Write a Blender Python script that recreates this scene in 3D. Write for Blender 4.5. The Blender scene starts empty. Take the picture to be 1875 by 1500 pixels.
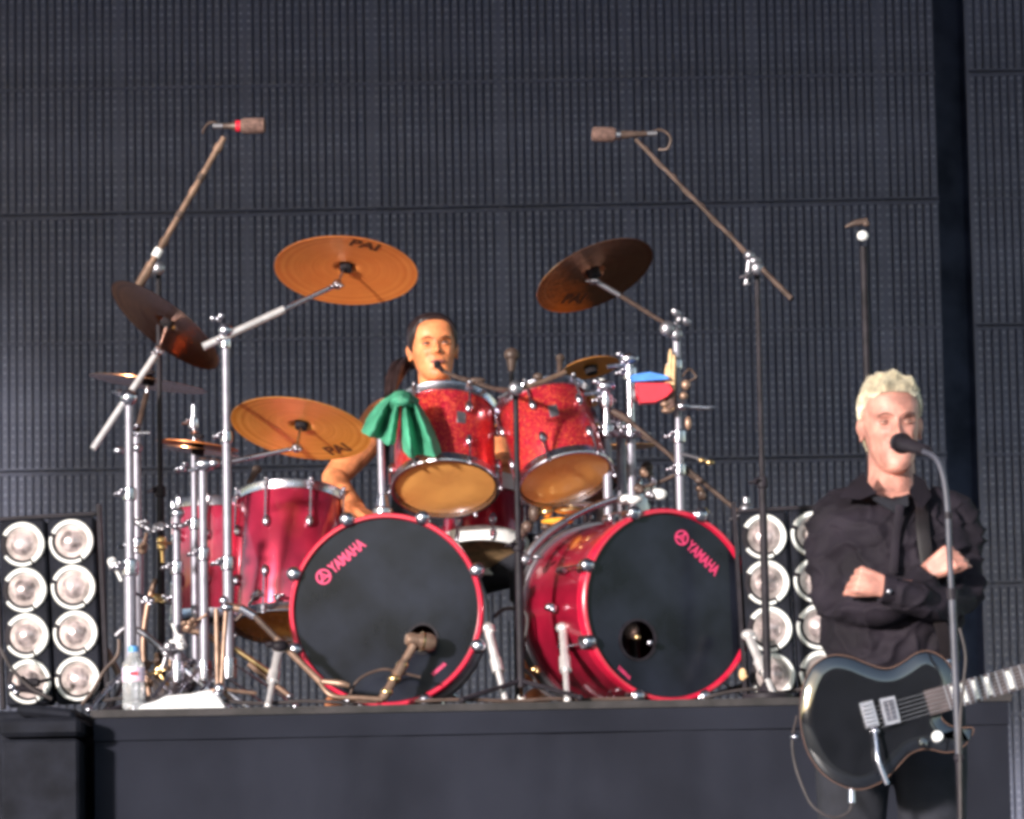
import bpy, math, random
from mathutils import Vector, Matrix, noise
random.seed(7)
R_ = math.radians
V = Vector
SC = bpy.context.scene
C = SC.collection

# ------------------------------------------------------------------ camera, sky, sun, exposure
F = 7800.0                       # focal length in photo pixels (1875 wide)
CAM = V((0, -13.0, 0.5))
cd = bpy.data.cameras.new('camera'); cam = bpy.data.objects.new('camera', cd); C.objects.link(cam)
cam.location = CAM
CR = (Matrix.Rotation(R_(97.0), 4, 'X') @ Matrix.Rotation(R_(-1.05), 4, 'Z'))
cam.rotation_euler = CR.to_euler()
cd.sensor_width = 36; cd.lens = F / 1875 * 36; cd.clip_end = 3000; cd.clip_start = 0.1
cd.dof.use_dof = True; cd.dof.focus_distance = 12.2; cd.dof.aperture_fstop = 10.0
SC.camera = cam
CR3 = CR.to_3x3()
RT, UP, TOC = CR3 @ V((1, 0, 0)), CR3 @ V((0, 1, 0)), CR3 @ V((0, 0, 1))

SUN_EL, SUN_AZ = 9.5, 33.0      # low sun behind the camera, a little to the left
sdir = V((-math.sin(R_(SUN_AZ)) * math.cos(R_(SUN_EL)), -math.cos(R_(SUN_AZ)) * math.cos(R_(SUN_EL)), math.sin(R_(SUN_EL))))
w = bpy.data.worlds.new('World'); SC.world = w; w.use_nodes = True
wn = w.node_tree.nodes; bg = wn['Background']
sky = wn.new('ShaderNodeTexSky'); sky.sky_type = 'NISHITA'; sky.sun_disc = False
sky.sun_elevation = R_(SUN_EL); sky.sun_rotation = math.atan2(sdir.x, sdir.y) % (2 * math.pi)
sky.air_density = 1.0; sky.dust_density = 0.6
w.node_tree.links.new(sky.outputs[0], bg.inputs[0]); bg.inputs[1].default_value = 0.15
sl = bpy.data.lights.new('sun', 'SUN'); sl.energy = 2.9; sl.angle = R_(4.0); sl.color = (1.0, 0.93, 0.88)
so = bpy.data.objects.new('sun', sl); C.objects.link(so)
so.rotation_euler = sdir.to_track_quat('Z', 'Y').to_euler(); so.location = (-3, -12, 6)
SC.view_settings.view_transform = 'Standard'; SC.view_settings.look = 'None'
SC.view_settings.gamma = 1.0; SC.view_settings.exposure = 1.25; SC.view_settings.use_curve_mapping = False
SC.render.engine = 'CYCLES'; SC.cycles.filter_width = 3.6

def P(px, py, Y):                # photo pixel + distance behind the kit's front plane -> world point
    d = CR3 @ V(((px - 937.5) / F, (750 - py) / F, -1.0))
    return CAM + d * ((Y - CAM.y) / d.y)
def M_(px, Y): return px * (Y + 13.0) / F      # photo pixels -> metres at that distance
ZT = P(900, 1287, -0.45).z       # top of the drum riser

# ------------------------------------------------------------------ materials
def mat(name, col, rough=0.5, metal=0.0, var=0.12, scale=18.0, bump=0.0, bscale=60.0, coat=0.0, spec=0.5,
        trans=0.0, sss=0.0, ior=1.45, rvar=0.0, col2=None, sheen=0.0, transl=0.0):
    m = bpy.data.materials.new(name); m.use_nodes = True
    nt = m.node_tree; n = nt.nodes; L = nt.links; b = n['Principled BSDF']
    tc = n.new('ShaderNodeTexCoord')
    nz = n.new('ShaderNodeTexNoise'); nz.inputs['Scale'].default_value = scale; nz.inputs['Detail'].default_value = 5
    L.new(tc.outputs['Object'], nz.inputs['Vector'])
    mx = n.new('ShaderNodeMix'); mx.data_type = 'RGBA'
    c2 = col2 or tuple(c * (1 - var * 2) for c in col)
    c1 = col if col2 else tuple(min(1, c * (1 + var)) for c in col)
    mx.inputs[6].default_value = (*c1, 1); mx.inputs[7].default_value = (*c2, 1)
    rp = n.new('ShaderNodeMapRange'); rp.inputs[1].default_value = 0.35; rp.inputs[2].default_value = 0.65
    L.new(nz.outputs['Fac'], rp.inputs[0]); L.new(rp.outputs[0], mx.inputs[0])
    L.new(mx.outputs[2], b.inputs['Base Color'])
    b.inputs['Roughness'].default_value = rough; b.inputs['Metallic'].default_value = metal
    b.inputs['Coat Weight'].default_value = coat; b.inputs['Coat Roughness'].default_value = 0.06
    b.inputs['Specular IOR Level'].default_value = spec; b.inputs['IOR'].default_value = ior
    b.inputs['Transmission Weight'].default_value = trans
    b.inputs['Sheen Weight'].default_value = sheen
    if sss:
        b.inputs['Subsurface Weight'].default_value = sss
        b.inputs['Subsurface Radius'].default_value = (0.012, 0.004, 0.002); b.inputs['Subsurface Scale'].default_value = 1.0
    if rvar:
        r2 = n.new('ShaderNodeMapRange'); r2.inputs[3].default_value = max(0.02, rough - rvar); r2.inputs[4].default_value = rough + rvar
        L.new(nz.outputs['Fac'], r2.inputs[0]); L.new(r2.outputs[0], b.inputs['Roughness'])
    if bump:
        nb = n.new('ShaderNodeTexNoise'); nb.inputs['Scale'].default_value = bscale; nb.inputs['Detail'].default_value = 4
        L.new(tc.outputs['Object'], nb.inputs['Vector'])
        bp = n.new('ShaderNodeBump'); bp.inputs['Strength'].default_value = bump; bp.inputs['Distance'].default_value = 0.004
        L.new(nb.outputs['Fac'], bp.inputs['Height']); L.new(bp.outputs[0], b.inputs['Normal'])
    if transl:
        tl = n.new('ShaderNodeBsdfTranslucent'); tl.inputs[0].default_value = (*col, 1)
        ms = n.new('ShaderNodeMixShader'); ms.inputs[0].default_value = transl
        out = n['Material Output']
        L.new(b.outputs[0], ms.inputs[1]); L.new(tl.outputs[0], ms.inputs[2]); L.new(ms.outputs[0], out.inputs[0])
    return m

def cymbal_mat(name, col, col2, rough=0.34, metal=0.75):
    m = bpy.data.materials.new(name); m.use_nodes = True
    nt = m.node_tree; n = nt.nodes; L = nt.links; b = n['Principled BSDF']
    tc = n.new('ShaderNodeTexCoord')
    ln = n.new('ShaderNodeVectorMath'); ln.operation = 'LENGTH'; L.new(tc.outputs['Object'], ln.inputs[0])
    wv = n.new('ShaderNodeTexNoise'); wv.noise_dimensions = '1D'; wv.inputs['Scale'].default_value = 240; wv.inputs['Detail'].default_value = 3
    L.new(ln.outputs['Value'], wv.inputs['W'])
    nz = n.new('ShaderNodeTexNoise'); nz.inputs['Scale'].default_value = 9; nz.inputs['Detail'].default_value = 6
    L.new(tc.outputs['Object'], nz.inputs['Vector'])
    mx = n.new('ShaderNodeMix'); mx.data_type = 'RGBA'; mx.inputs[6].default_value = (*col, 1); mx.inputs[7].default_value = (*col2, 1)
    rg = n.new('ShaderNodeTexNoise'); rg.noise_dimensions = '1D'; rg.inputs['Scale'].default_value = 75; rg.inputs['Detail'].default_value = 4
    L.new(ln.outputs['Value'], rg.inputs['W'])
    ad = n.new('ShaderNodeMath'); ad.operation = 'MULTIPLY_ADD'; ad.inputs[1].default_value = 1.5; L.new(rg.outputs['Fac'], ad.inputs[0])
    sb = n.new('ShaderNodeMath'); sb.operation = 'SUBTRACT'; sb.inputs[1].default_value = 0.75; L.new(nz.outputs['Fac'], sb.inputs[0]); L.new(sb.outputs[0], ad.inputs[2]); ad.use_clamp = True
    L.new(ad.outputs[0], mx.inputs[0]); L.new(mx.outputs[2], b.inputs['Base Color'])
    bp = n.new('ShaderNodeBump'); bp.inputs['Strength'].default_value = 0.35; bp.inputs['Distance'].default_value = 0.0015
    L.new(wv.outputs['Fac'], bp.inputs['Height'])
    hm = n.new('ShaderNodeTexVoronoi'); hm.inputs['Scale'].default_value = 42; L.new(tc.outputs['Object'], hm.inputs['Vector'])
    b2 = n.new('ShaderNodeBump'); b2.inputs['Strength'].default_value = 0.12; b2.inputs['Distance'].default_value = 0.003
    L.new(hm.outputs['Distance'], b2.inputs['Height']); L.new(bp.outputs[0], b2.inputs['Normal']); L.new(b2.outputs[0], b.inputs['Normal'])
    b.inputs['Metallic'].default_value = metal; b.inputs['Roughness'].default_value = rough
    b.inputs['Anisotropic'].default_value = 0.7
    tg = n.new('ShaderNodeTangent'); tg.direction_type = 'RADIAL'; tg.axis = 'Z'; L.new(tg.outputs[0], b.inputs['Tangent'])
    return m

def sparkle_mat(name):
    m = bpy.data.materials.new(name); m.use_nodes = True
    nt = m.node_tree; n = nt.nodes; L = nt.links; b = n['Principled BSDF']
    tc = n.new('ShaderNodeTexCoord')
    vo = n.new('ShaderNodeTexVoronoi'); vo.inputs['Scale'].default_value = 330; L.new(tc.outputs['Object'], vo.inputs['Vector'])
    rp = n.new('ShaderNodeValToRGB'); e = rp.color_ramp.elements
    e[0].position = 0.1; e[0].color = (0.45, 0.008, 0.03, 1); e[1].position = 0.97; e[1].color = (1.0, 0.20, 0.06, 1)
    q = e.new(0.72); q.color = (0.66, 0.014, 0.05, 1)
    sx = n.new('ShaderNodeSeparateColor'); L.new(vo.outputs['Color'], sx.inputs[0]); L.new(sx.outputs[0], rp.inputs[0])
    L.new(rp.outputs[0], b.inputs['Base Color'])
    b.inputs['Metallic'].default_value = 0.55; b.inputs['Roughness'].default_value = 0.36
    b.inputs['Coat Weight'].default_value = 0.8; b.inputs['Coat Roughness'].default_value = 0.05
    bp = n.new('ShaderNodeBump'); bp.inputs['Strength'].default_value = 0.5; bp.inputs['Distance'].default_value = 0.002
    L.new(sx.outputs[1], bp.inputs['Height']); L.new(bp.outputs[0], b.inputs['Normal'])
    return m

MT = dict(
 chrome=mat('chrome', (0.50, 0.49, 0.56), 0.28, 1.0, 0.05, 30, rvar=0.08),
 pole=mat('satin_pole', (0.26, 0.25, 0.30), 0.45, 0.45, 0.08, 30),
 spurm=mat('lit_chrome', (0.72, 0.69, 0.70), 0.4, 0.55, 0.08, 30),  # paler copy of chrome: highlights on booms and spurs put into the colour
 dull=mat('dull_steel', (0.36, 0.35, 0.39), 0.38, 0.9, 0.08, 30, rvar=0.1),
 greym=mat('grey_painted_metal', (0.065, 0.065, 0.088), 0.45, 0.0, 0.15, 20),
 brass=mat('brass_fitting', (0.75, 0.52, 0.25), 0.3, 1.0, 0.1, 30),
 black=mat('black_metal', (0.022, 0.018, 0.024), 0.55, 0.0, 0.2, 20, spec=0.2),
 brownm=mat('warm_black_metal', (0.10, 0.066, 0.055), 0.45, 0.2, 0.2, 20),
 tan=mat('bronze_boom', (0.30, 0.19, 0.14), 0.4, 0.5, 0.2, 20),
 rubber=mat('rubber', (0.025, 0.024, 0.03), 0.7, 0, 0.2),
 cable=mat('cable_rubber', (0.05, 0.04, 0.042), 0.6, 0, 0.2),
 leaf=mat('reflection_leaves', (0.022, 0.027, 0.022), 0.9, 0, 0.3, 2),  # dark foliage of the unseen belt added for reflections
 foam=mat('brown_foam', (0.17, 0.10, 0.085), 0.95, 0, 0.2, 80, bump=0.6, bscale=300),
 sparkle=sparkle_mat('red_sparkle_shell'),
 redlac=mat('red_lacquer', (0.36, 0.010, 0.038), 0.3, 0.35, 0.15, 8, coat=0.9),
 redpink=mat('red_lacquer_floor_tom', (0.45, 0.022, 0.065), 0.30, 0.45, 0.15, 8, coat=1.0),
 hoopred=mat('red_hoop', (0.60, 0.012, 0.05), 0.3, 0.0, 0.1, 14, coat=0.8),
 bhead=mat('black_drum_skin', (0.012, 0.014, 0.024), 0.22, 0.0, 0.3, 5, spec=0.35, bump=0.10, bscale=5),
 amber=mat('amber_drum_skin', (1.0, 0.46, 0.13), 0.25, 0.0, 0.10, 7, rvar=0.1, transl=0.05),
 white=mat('white_plastic', (0.80, 0.80, 0.80), 0.4, 0, 0.03),
 pink=mat('pink_print', (0.72, 0.05, 0.16), 0.5, 0, 0.05),
 cymA=cymbal_mat('orange_bronze', (1.0, 0.36, 0.09), (0.86, 0.23, 0.05), 0.34, 0.28),
 cymB=cymbal_mat('brown_bronze', (0.60, 0.26, 0.11), (0.32, 0.13, 0.07), 0.2, 1.0),
 cymC=cymbal_mat('polished_bronze', (0.90, 0.42, 0.22), (0.62, 0.25, 0.14), 0.12, 0.9),
 cymD=cymbal_mat('golden_bronze', (0.95, 0.45, 0.10), (0.70, 0.25, 0.03), 0.36, 0.30),
 logo=mat('brown_print', (0.11, 0.035, 0.015), 0.5, 0, 0.1),
 felt=mat('black_felt', (0.018, 0.014, 0.018), 0.95, 0, 0.2),
 slat=mat('led_slat_plastic', (0.225, 0.242, 0.345), 0.6, 0, 0.08, 2.2, rvar=0.1),
 led=mat('led_lens', (0.42, 0.45, 0.60), 0.28, 0, 0.2, 9),
 ledback=mat('led_backing', (0.150, 0.162, 0.225), 0.8, 0, 0.2, 3),  # darker than the slats: shade in the gaps put into this colour
 drape=mat('hazed_drape', (0.095, 0.11, 0.18), 0.95, 0, 0.2, 4),  # base colour raised and blued to imitate veiling haze in the gap
 riserc=mat('riser_skirt_cloth', (0.018, 0.0195, 0.029), 0.95, 0, 0.13, 2.5, bump=0.25, bscale=30, spec=0.15),
 riserd=mat('riser_deck_board', (0.026, 0.022, 0.024), 0.7, 0, 0.3, 12, bump=0.3, bscale=40),
 stage=mat('stage_floor_board', (0.21, 0.22, 0.27), 0.5, 0, 0.25, 3, bump=0.1, bscale=30, rvar=0.12),
 roofm=mat('shading_roof_canvas', (0.42, 0.44, 0.50), 0.9, 0, 0.1),  # pale colour of the added roof, raised to bounce light onto the wall
 grass=mat('trampled_grass', (0.09, 0.095, 0.08), 0.95, 0, 0.3, 3, bump=0.5),
 casem=mat('black_case', (0.012, 0.013, 0.020), 0.8, 0, 0.2, 12, bump=0.2, spec=0.2),
 lampsil=mat('lamp_silver', (0.86, 0.84, 0.84), 0.18, 1.0, 0.03),
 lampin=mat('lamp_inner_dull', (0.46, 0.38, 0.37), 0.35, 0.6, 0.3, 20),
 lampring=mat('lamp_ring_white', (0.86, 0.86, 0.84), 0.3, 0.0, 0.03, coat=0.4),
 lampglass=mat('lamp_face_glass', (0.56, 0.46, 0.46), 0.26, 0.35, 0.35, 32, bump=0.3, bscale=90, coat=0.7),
 towel=mat('white_towel', (0.80, 0.80, 0.82), 0.95, 0, 0.04, 30, bump=0.5, bscale=200, sheen=0.3),
 green=mat('stand_in_cloth', (0.10, 0.47, 0.29), 0.6, 0, 0.25, 9, transl=0.3, bump=0.2, bscale=60),
 bottle=mat('bottle_plastic', (0.90, 0.92, 0.95), 0.12, 0, 0.02, trans=0.75, ior=1.25),
 cap=mat('blue_cap', (0.10, 0.32, 0.68), 0.4, 0, 0.05),
 plabel=mat('bottle_label', (0.66, 0.62, 0.80), 0.5, 0, 0.1, 40, col2=(0.75, 0.50, 0.62)),
 blue=mat('blue_plastic', (0.06, 0.24, 0.72), 0.35, 0, 0.1, coat=0.3),
 redp=mat('red_plastic', (0.70, 0.02, 0.045), 0.35, 0, 0.1, coat=0.3),
 orange=mat('orange_plastic', (0.85, 0.36, 0.04), 0.4, 0, 0.1),
 wood=mat('maple_wood', (0.78, 0.50, 0.27), 0.5, 0, 0.15, 30),
 skinA=mat('fair_skin', (0.57, 0.26, 0.205), 0.5, 0, 0.18, 26, sss=0.2, bump=0.4, bscale=90),
 skinB=mat('orange_lit_skin', (0.80, 0.275, 0.115), 0.46, 0, 0.16, 24, sss=0.15, bump=0.35, bscale=90),  # orange light falling on the drummer is mixed into this skin colour
 lips=mat('lips', (0.34, 0.12, 0.11), 0.5, 0, 0.08),
 eyew=mat('eye_white', (0.34, 0.26, 0.23), 0.3, 0, 0.03),
 iris=mat('iris', (0.04, 0.025, 0.02), 0.2, 0, 0.1),
 browA=mat('fair_eyebrow', (0.27, 0.14, 0.11), 0.8, 0, 0.1),
 browB=mat('dark_eyebrow', (0.10, 0.045, 0.03), 0.8, 0, 0.1),
 hairA=mat('bleached_hair', (0.84, 0.76, 0.60), 0.45, 0, 0.16, 50, transl=0.15),
 hairB=mat('black_hair', (0.032, 0.018, 0.018), 0.35, 0, 0.2, 50),
 shirt=mat('black_cotton', (0.0165, 0.0125, 0.019), 0.8, 0, 0.2, 10, bump=0.25, bscale=45, spec=0.25),
 tshirt=mat('black_jersey', (0.018, 0.018, 0.026), 0.9, 0, 0.2),
 trous=mat('black_trousers', (0.020, 0.021, 0.030), 0.9, 0, 0.2, 12, bump=0.25),
 shoe=mat('black_leather', (0.02, 0.02, 0.02), 0.35, 0, 0.2),
 gloss=mat('black_lacquer', (0.010, 0.0105, 0.014), 0.08, 0, 0.1, coat=1.0, spec=1.0),
 binding=mat('amber_binding', (0.20, 0.11, 0.08), 0.4, 0, 0.1),
 fret=mat('rosewood', (0.07, 0.05, 0.052), 0.5, 0, 0.2, 30),
 pearl=mat('pearl_inlay', (0.80, 0.78, 0.74), 0.2, 0, 0.2, 60, coat=0.6),
 strap=mat('dark_strap', (0.013, 0.009, 0.011), 0.6, 0, 0.2),
 hole=mat('port_dark', (0.05, 0.032, 0.026), 0.7, 0, 0.4, 9),
)

# ------------------------------------------------------------------ geometry helpers
def frame(o, z, xh=None):
    z = V(z).normalized(); xh = V(xh) if xh is not None else (V((1, 0, 0)) if abs(z.x) < 0.8 else V((0, 1, 0)))
    y = z.cross(xh).normalized(); x = y.cross(z)
    m = Matrix((x, y, z)).transposed().to_4x4(); m.translation = V(o); return m

def spline(pts, k=6):
    pts = [V(p) for p in pts]; o = []
    for i in range(len(pts) - 1):
        a = pts[max(0, i - 1)]; b = pts[i]; c = pts[i + 1]; d = pts[min(len(pts) - 1, i + 2)]
        for j in range(k):
            t = j / k
            o.append(0.5 * ((2 * b) + (c - a) * t + (2 * a - 5 * b + 4 * c - d) * t * t + (3 * b - a - 3 * c + d) * t ** 3))
    o.append(pts[-1]); return o

class G:
    def __init__(s): s.v = []; s.f = []
    def add(s, v, f):
        n = len(s.v); s.v += [V(p) for p in v]; s.f += [tuple(i + n for i in q) for q in f]; return s
    def tube(s, pts, r, n=12, caps=True, flat=1.0):
        pts = [V(p) for p in pts]
        rs = list(r) if isinstance(r, (list, tuple)) else [r] * len(pts)
        if len(rs) != len(pts):
            rs = [rs[min(len(rs) - 2, int(t))] * (1 - (t - min(len(rs) - 2, int(t)))) + rs[min(len(rs) - 2, int(t)) + 1] * (t - min(len(rs) - 2, int(t)))
                  for t in [(len(rs) - 1) * i / (len(pts) - 1) for i in range(len(pts))]]
        t0 = (pts[1] - pts[0]).normalized(); m = frame((0, 0, 0), t0); x = m.col[0].xyz
        vs = []; fs = []
        for i, p in enumerate(pts):
            t = (pts[min(i + 1, len(pts) - 1)] - pts[max(i - 1, 0)]).normalized()
            x = (x - t * x.dot(t)).normalized(); y = t.cross(x)
            for k in range(n):
                a = 2 * math.pi * k / n; vs.append(p + (x * math.cos(a) + y * math.sin(a) * flat) * rs[i])
        for i in range(len(pts) - 1):
            for k in range(n): fs.append((i * n + k, i * n + (k + 1) % n, (i + 1) * n + (k + 1) % n, (i + 1) * n + k))
        if caps: fs.append(tuple(range(n - 1, -1, -1))); fs.append(tuple(range((len(pts) - 1) * n, len(pts) * n)))
        return s.add(vs, fs)
    def cyl(s, a, b, r, n=14): return s.tube([a, b], r, n)
    def lathe(s, prof, M=Matrix(), n=32, close=False):
        vs = []; fs = []
        for r, z in prof:
            for k in range(n):
                a = 2 * math.pi * k / n; vs.append(M @ V((r * math.cos(a), r * math.sin(a), z)))
        m = len(prof)
        for i in range(m if close else m - 1):
            j = (i + 1) % m
            for k in range(n): fs.append((i * n + k, i * n + (k + 1) % n, j * n + (k + 1) % n, j * n + k))
        if not close:
            if prof[0][0] > 1e-5: fs.append(tuple(range(n - 1, -1, -1)))
            if prof[-1][0] > 1e-5: fs.append(tuple(range((m - 1) * n, m * n)))
        return s.add(vs, fs)
    def ring(s, Ro, Ri, z0, z1, M=Matrix(), n=48):
        return s.lathe([(Ri, z0), (Ro, z0), (Ro, z1), (Ri, z1)], M, n, True)
    def box(s, c, d, M=Matrix(), bev=0.0):
        c = V(c); x, y, z = d[0] / 2, d[1] / 2, d[2] / 2
        if bev <= 0:
            vs = [M @ (c + V((sx * x, sy * y, sz * z))) for sz in (-1, 1) for sy in (-1, 1) for sx in (-1, 1)]
            return s.add(vs, [(0, 2, 3, 1), (4, 5, 7, 6), (0, 1, 5, 4), (2, 6, 7, 3), (0, 4, 6, 2), (1, 3, 7, 5)])
        b = bev; vs = []; fs = []
        lay = [(-z, b), (-z + b, 0), (z - b, 0), (z, b)]
        for zz, ins in lay:
            X, Y = x - ins, y - ins; k = b if ins == 0 else b * .4
            vs += [M @ (c + V(q)) for q in ((-X + k, -Y, zz), (X - k, -Y, zz), (X, -Y + k, zz), (X, Y - k, zz), (X - k, Y, zz), (-X + k, Y, zz), (-X, Y - k, zz), (-X, -Y + k, zz))]
        for i in range(3):
            for k in range(8): fs.append((i * 8 + k, i * 8 + (k + 1) % 8, (i + 1) * 8 + (k + 1) % 8, (i + 1) * 8 + k))
        fs += [tuple(range(7, -1, -1)), tuple(range(24, 32))]
        return s.add(vs, fs)
    def ball(s, c, r, M=Matrix(), n=14):
        c = V(c); r = V(r) if isinstance(r, (tuple, list, Vector)) else V((r, r, r))
        m = max(6, n // 2 + 1); vs = [M @ (c + V((0, 0, -r.z)))]; fs = []
        for i in range(1, m):
            t = math.pi * i / m
            for k in range(n):
                a = 2 * math.pi * k / n
                vs.append(M @ (c + V((r.x * math.sin(t) * math.cos(a), r.y * math.sin(t) * math.sin(a), -r.z * math.cos(t)))))
        vs.append(M @ (c + V((0, 0, r.z))))
        for k in range(n): fs.append((0, 1 + (k + 1) % n, 1 + k))
        for i in range(m - 2):
            for k in range(n): a = 1 + i * n; fs.append((a + k, a + (k + 1) % n, a + n + (k + 1) % n, a + n + k))
        a = 1 + (m - 2) * n; t = len(vs) - 1
        for k in range(n): fs.append((a + k, a + (k + 1) % n, t))
        return s.add(vs, fs)
    def loft(s, rings, n=32, ex=2.2):       # rings: (centre, rx, ry) horizontal slices bottom to top
        vs = []; fs = []
        for c, rx, ry in rings:
            c = V(c)
            for k in range(n):
                a = 2 * math.pi * k / n; ca, sa = math.cos(a), math.sin(a)
                vs.append(c + V((math.copysign(abs(ca) ** (2 / ex), ca) * rx, math.copysign(abs(sa) ** (2 / ex), sa) * ry, 0)))
        for i in range(len(rings) - 1):
            for k in range(n): fs.append((i * n + k, i * n + (k + 1) % n, (i + 1) * n + (k + 1) % n, (i + 1) * n + k))
        fs += [tuple(range(n - 1, -1, -1)), tuple(range((len(rings) - 1) * n, len(rings) * n))]
        return s.add(vs, fs)
    def mesh(s, name, m, off=V((0, 0, 0)), smooth=38):
        me = bpy.data.meshes.new(name); me.from_pydata([tuple(p - off) for p in s.v], [], s.f)
        if m: me.materials.append(m)
        me.update()
        if smooth:
            me.shade_smooth(); me.set_sharp_from_angle(angle=R_(smooth))
        return me
    def out(s, name, m, parent=None, smooth=38, label=None, kind=None):
        off = V((0, 0, 0))
        if parent is not None: off = wloc(parent)
        o = bpy.data.objects.new(name, s.mesh(name, m, off, smooth)); C.objects.link(o)
        if parent is not None: o.parent = parent
        if label: o['label'] = label
        if kind: o['kind'] = kind
        return o

def wloc(o):
    l = V(o.location)
    while o.parent is not None: o = o.parent; l = l + o.location
    return l
def thing(name, label, cat, loc=(0, 0, 0), group=None):
    o = bpy.data.objects.new(name, None); o.empty_display_size = 0.05; C.objects.link(o)
    o.location = loc; o['label'] = label; o['category'] = cat
    if group: o['group'] = group
    return o
def tag(o, label, cat, group=None):
    o['label'] = label; o['category'] = cat
    if group: o['group'] = group
    return o
def dup(o, parent=None):
    c = o.copy(); C.objects.link(c)
    if parent is not None: c.parent = parent
    return c
def dup_tree(root):
    r = dup(root)
    for ch in list(root.children):
        c = dup(ch, r)
        for g in ch.children: dup(g, c)
    return r
def put(o, M): o.location = M.translation; o.rotation_euler = M.to_euler()

def text_geo(s, size, extr=0.0):
    cu = bpy.data.curves.new('t', 'FONT'); cu.body = s; cu.size = size; cu.align_x = 'LEFT'; cu.align_y = 'CENTER'
    cu.resolution_u = 3; cu.offset = size * 0.035
    o = bpy.data.objects.new('t', cu); C.objects.link(o)
    dg = bpy.context.evaluated_depsgraph_get(); me = o.evaluated_get(dg).to_mesh()
    vs = [v.co.copy() for v in me.vertices]; fs = [tuple(p.vertices) for p in me.polygons]
    o.evaluated_get(dg).to_mesh_clear(); bpy.data.objects.remove(o); return vs, fs

def skin_over(g, voxel, it=6, fac=0.5):          # fuse closed pieces into one continuous surface
    me = bpy.data.meshes.new('tmp'); me.from_pydata([tuple(v) for v in g.v], [], g.f)
    o = bpy.data.objects.new('tmp', me); C.objects.link(o)
    m = o.modifiers.new('r', 'REMESH'); m.mode = 'VOXEL'; m.voxel_size = voxel
    if it: k = o.modifiers.new('s', 'SMOOTH'); k.factor = fac; k.iterations = it
    dg = bpy.context.evaluated_depsgraph_get(); e = o.evaluated_get(dg).to_mesh()
    r = G(); r.v = [v.co.copy() for v in e.vertices]; r.f = [tuple(p.vertices) for p in e.polygons]
    o.evaluated_get(dg).to_mesh_clear(); bpy.data.objects.remove(o); return r

# ------------------------------------------------------------------ setting
g = G(); g.box((0, 300, -1.75), (3000, 3000, 0.5)); o = g.out('ground', MT['grass']); o['kind'] = 'structure'
g = G(); nx_ = 260                     # unseen tree belt added behind the camera to darken mirror reflections
for ly, hh in ((-150, 17), (-156, 19), (-162, 20)):
    b0 = len(g.v)
    for i in range(nx_ + 1):
        x = -420 + 840 * i / nx_; h = hh * (.86 + .28 * abs(noise.noise(V((x * .05, ly, 0)))) * .5 + .06 * noise.noise(V((x * .31, ly, 2))))
        for j in range(7): g.v.append(V((x + random.uniform(-1, 1), ly + random.uniform(-2, 2), -1.6 + h * j / 6)))
    for i in range(nx_):
        for j in range(6): a = b0 + i * 7 + j; g.f.append((a, a + 7, a + 8, a + 1))
g.out('reflection_trees', MT['leaf'], smooth=0, kind='stuff')
g = G(); g.box((0, 4.2, -0.6), (30, 20.8, 1.2)); o = g.out('stage_floor', MT['stage']); o['kind'] = 'structure'
RZ = P(200, 140, 0.4).z + 0.16
ZRF = 7.4
ze = RZ + 6.6 * math.tan(R_(SUN_EL)) / math.cos(R_(SUN_AZ))
g = G(); g.box((0, 4.2, ZRF + 0.15), (30, 20.8, 0.3)); g.box((0, -6.05, (ze + ZRF) / 2), (30, 0.3, ZRF - ze)); o = g.out('shading_roof', MT['roofm']); o['kind'] = 'structure'  # unseen roof and front valance added to keep the LED wall shaded
g = G()
for k in range(181):
    x = -13 + k * 26 / 180
    yy = 13.6 + 0.05 * math.sin(k * 1.9) + 0.03 * math.sin(k * .7)
    g.v += [V((x, yy, 0)), V((x, yy, ZRF))]
for k in range(180): g.f.append((2 * k, 2 * k + 2, 2 * k + 3, 2 * k + 1))
tag(g.out('hazed_drape', MT['drape']), 'tall dark drape seen in the gap between the two LED screens', 'drape')

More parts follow.
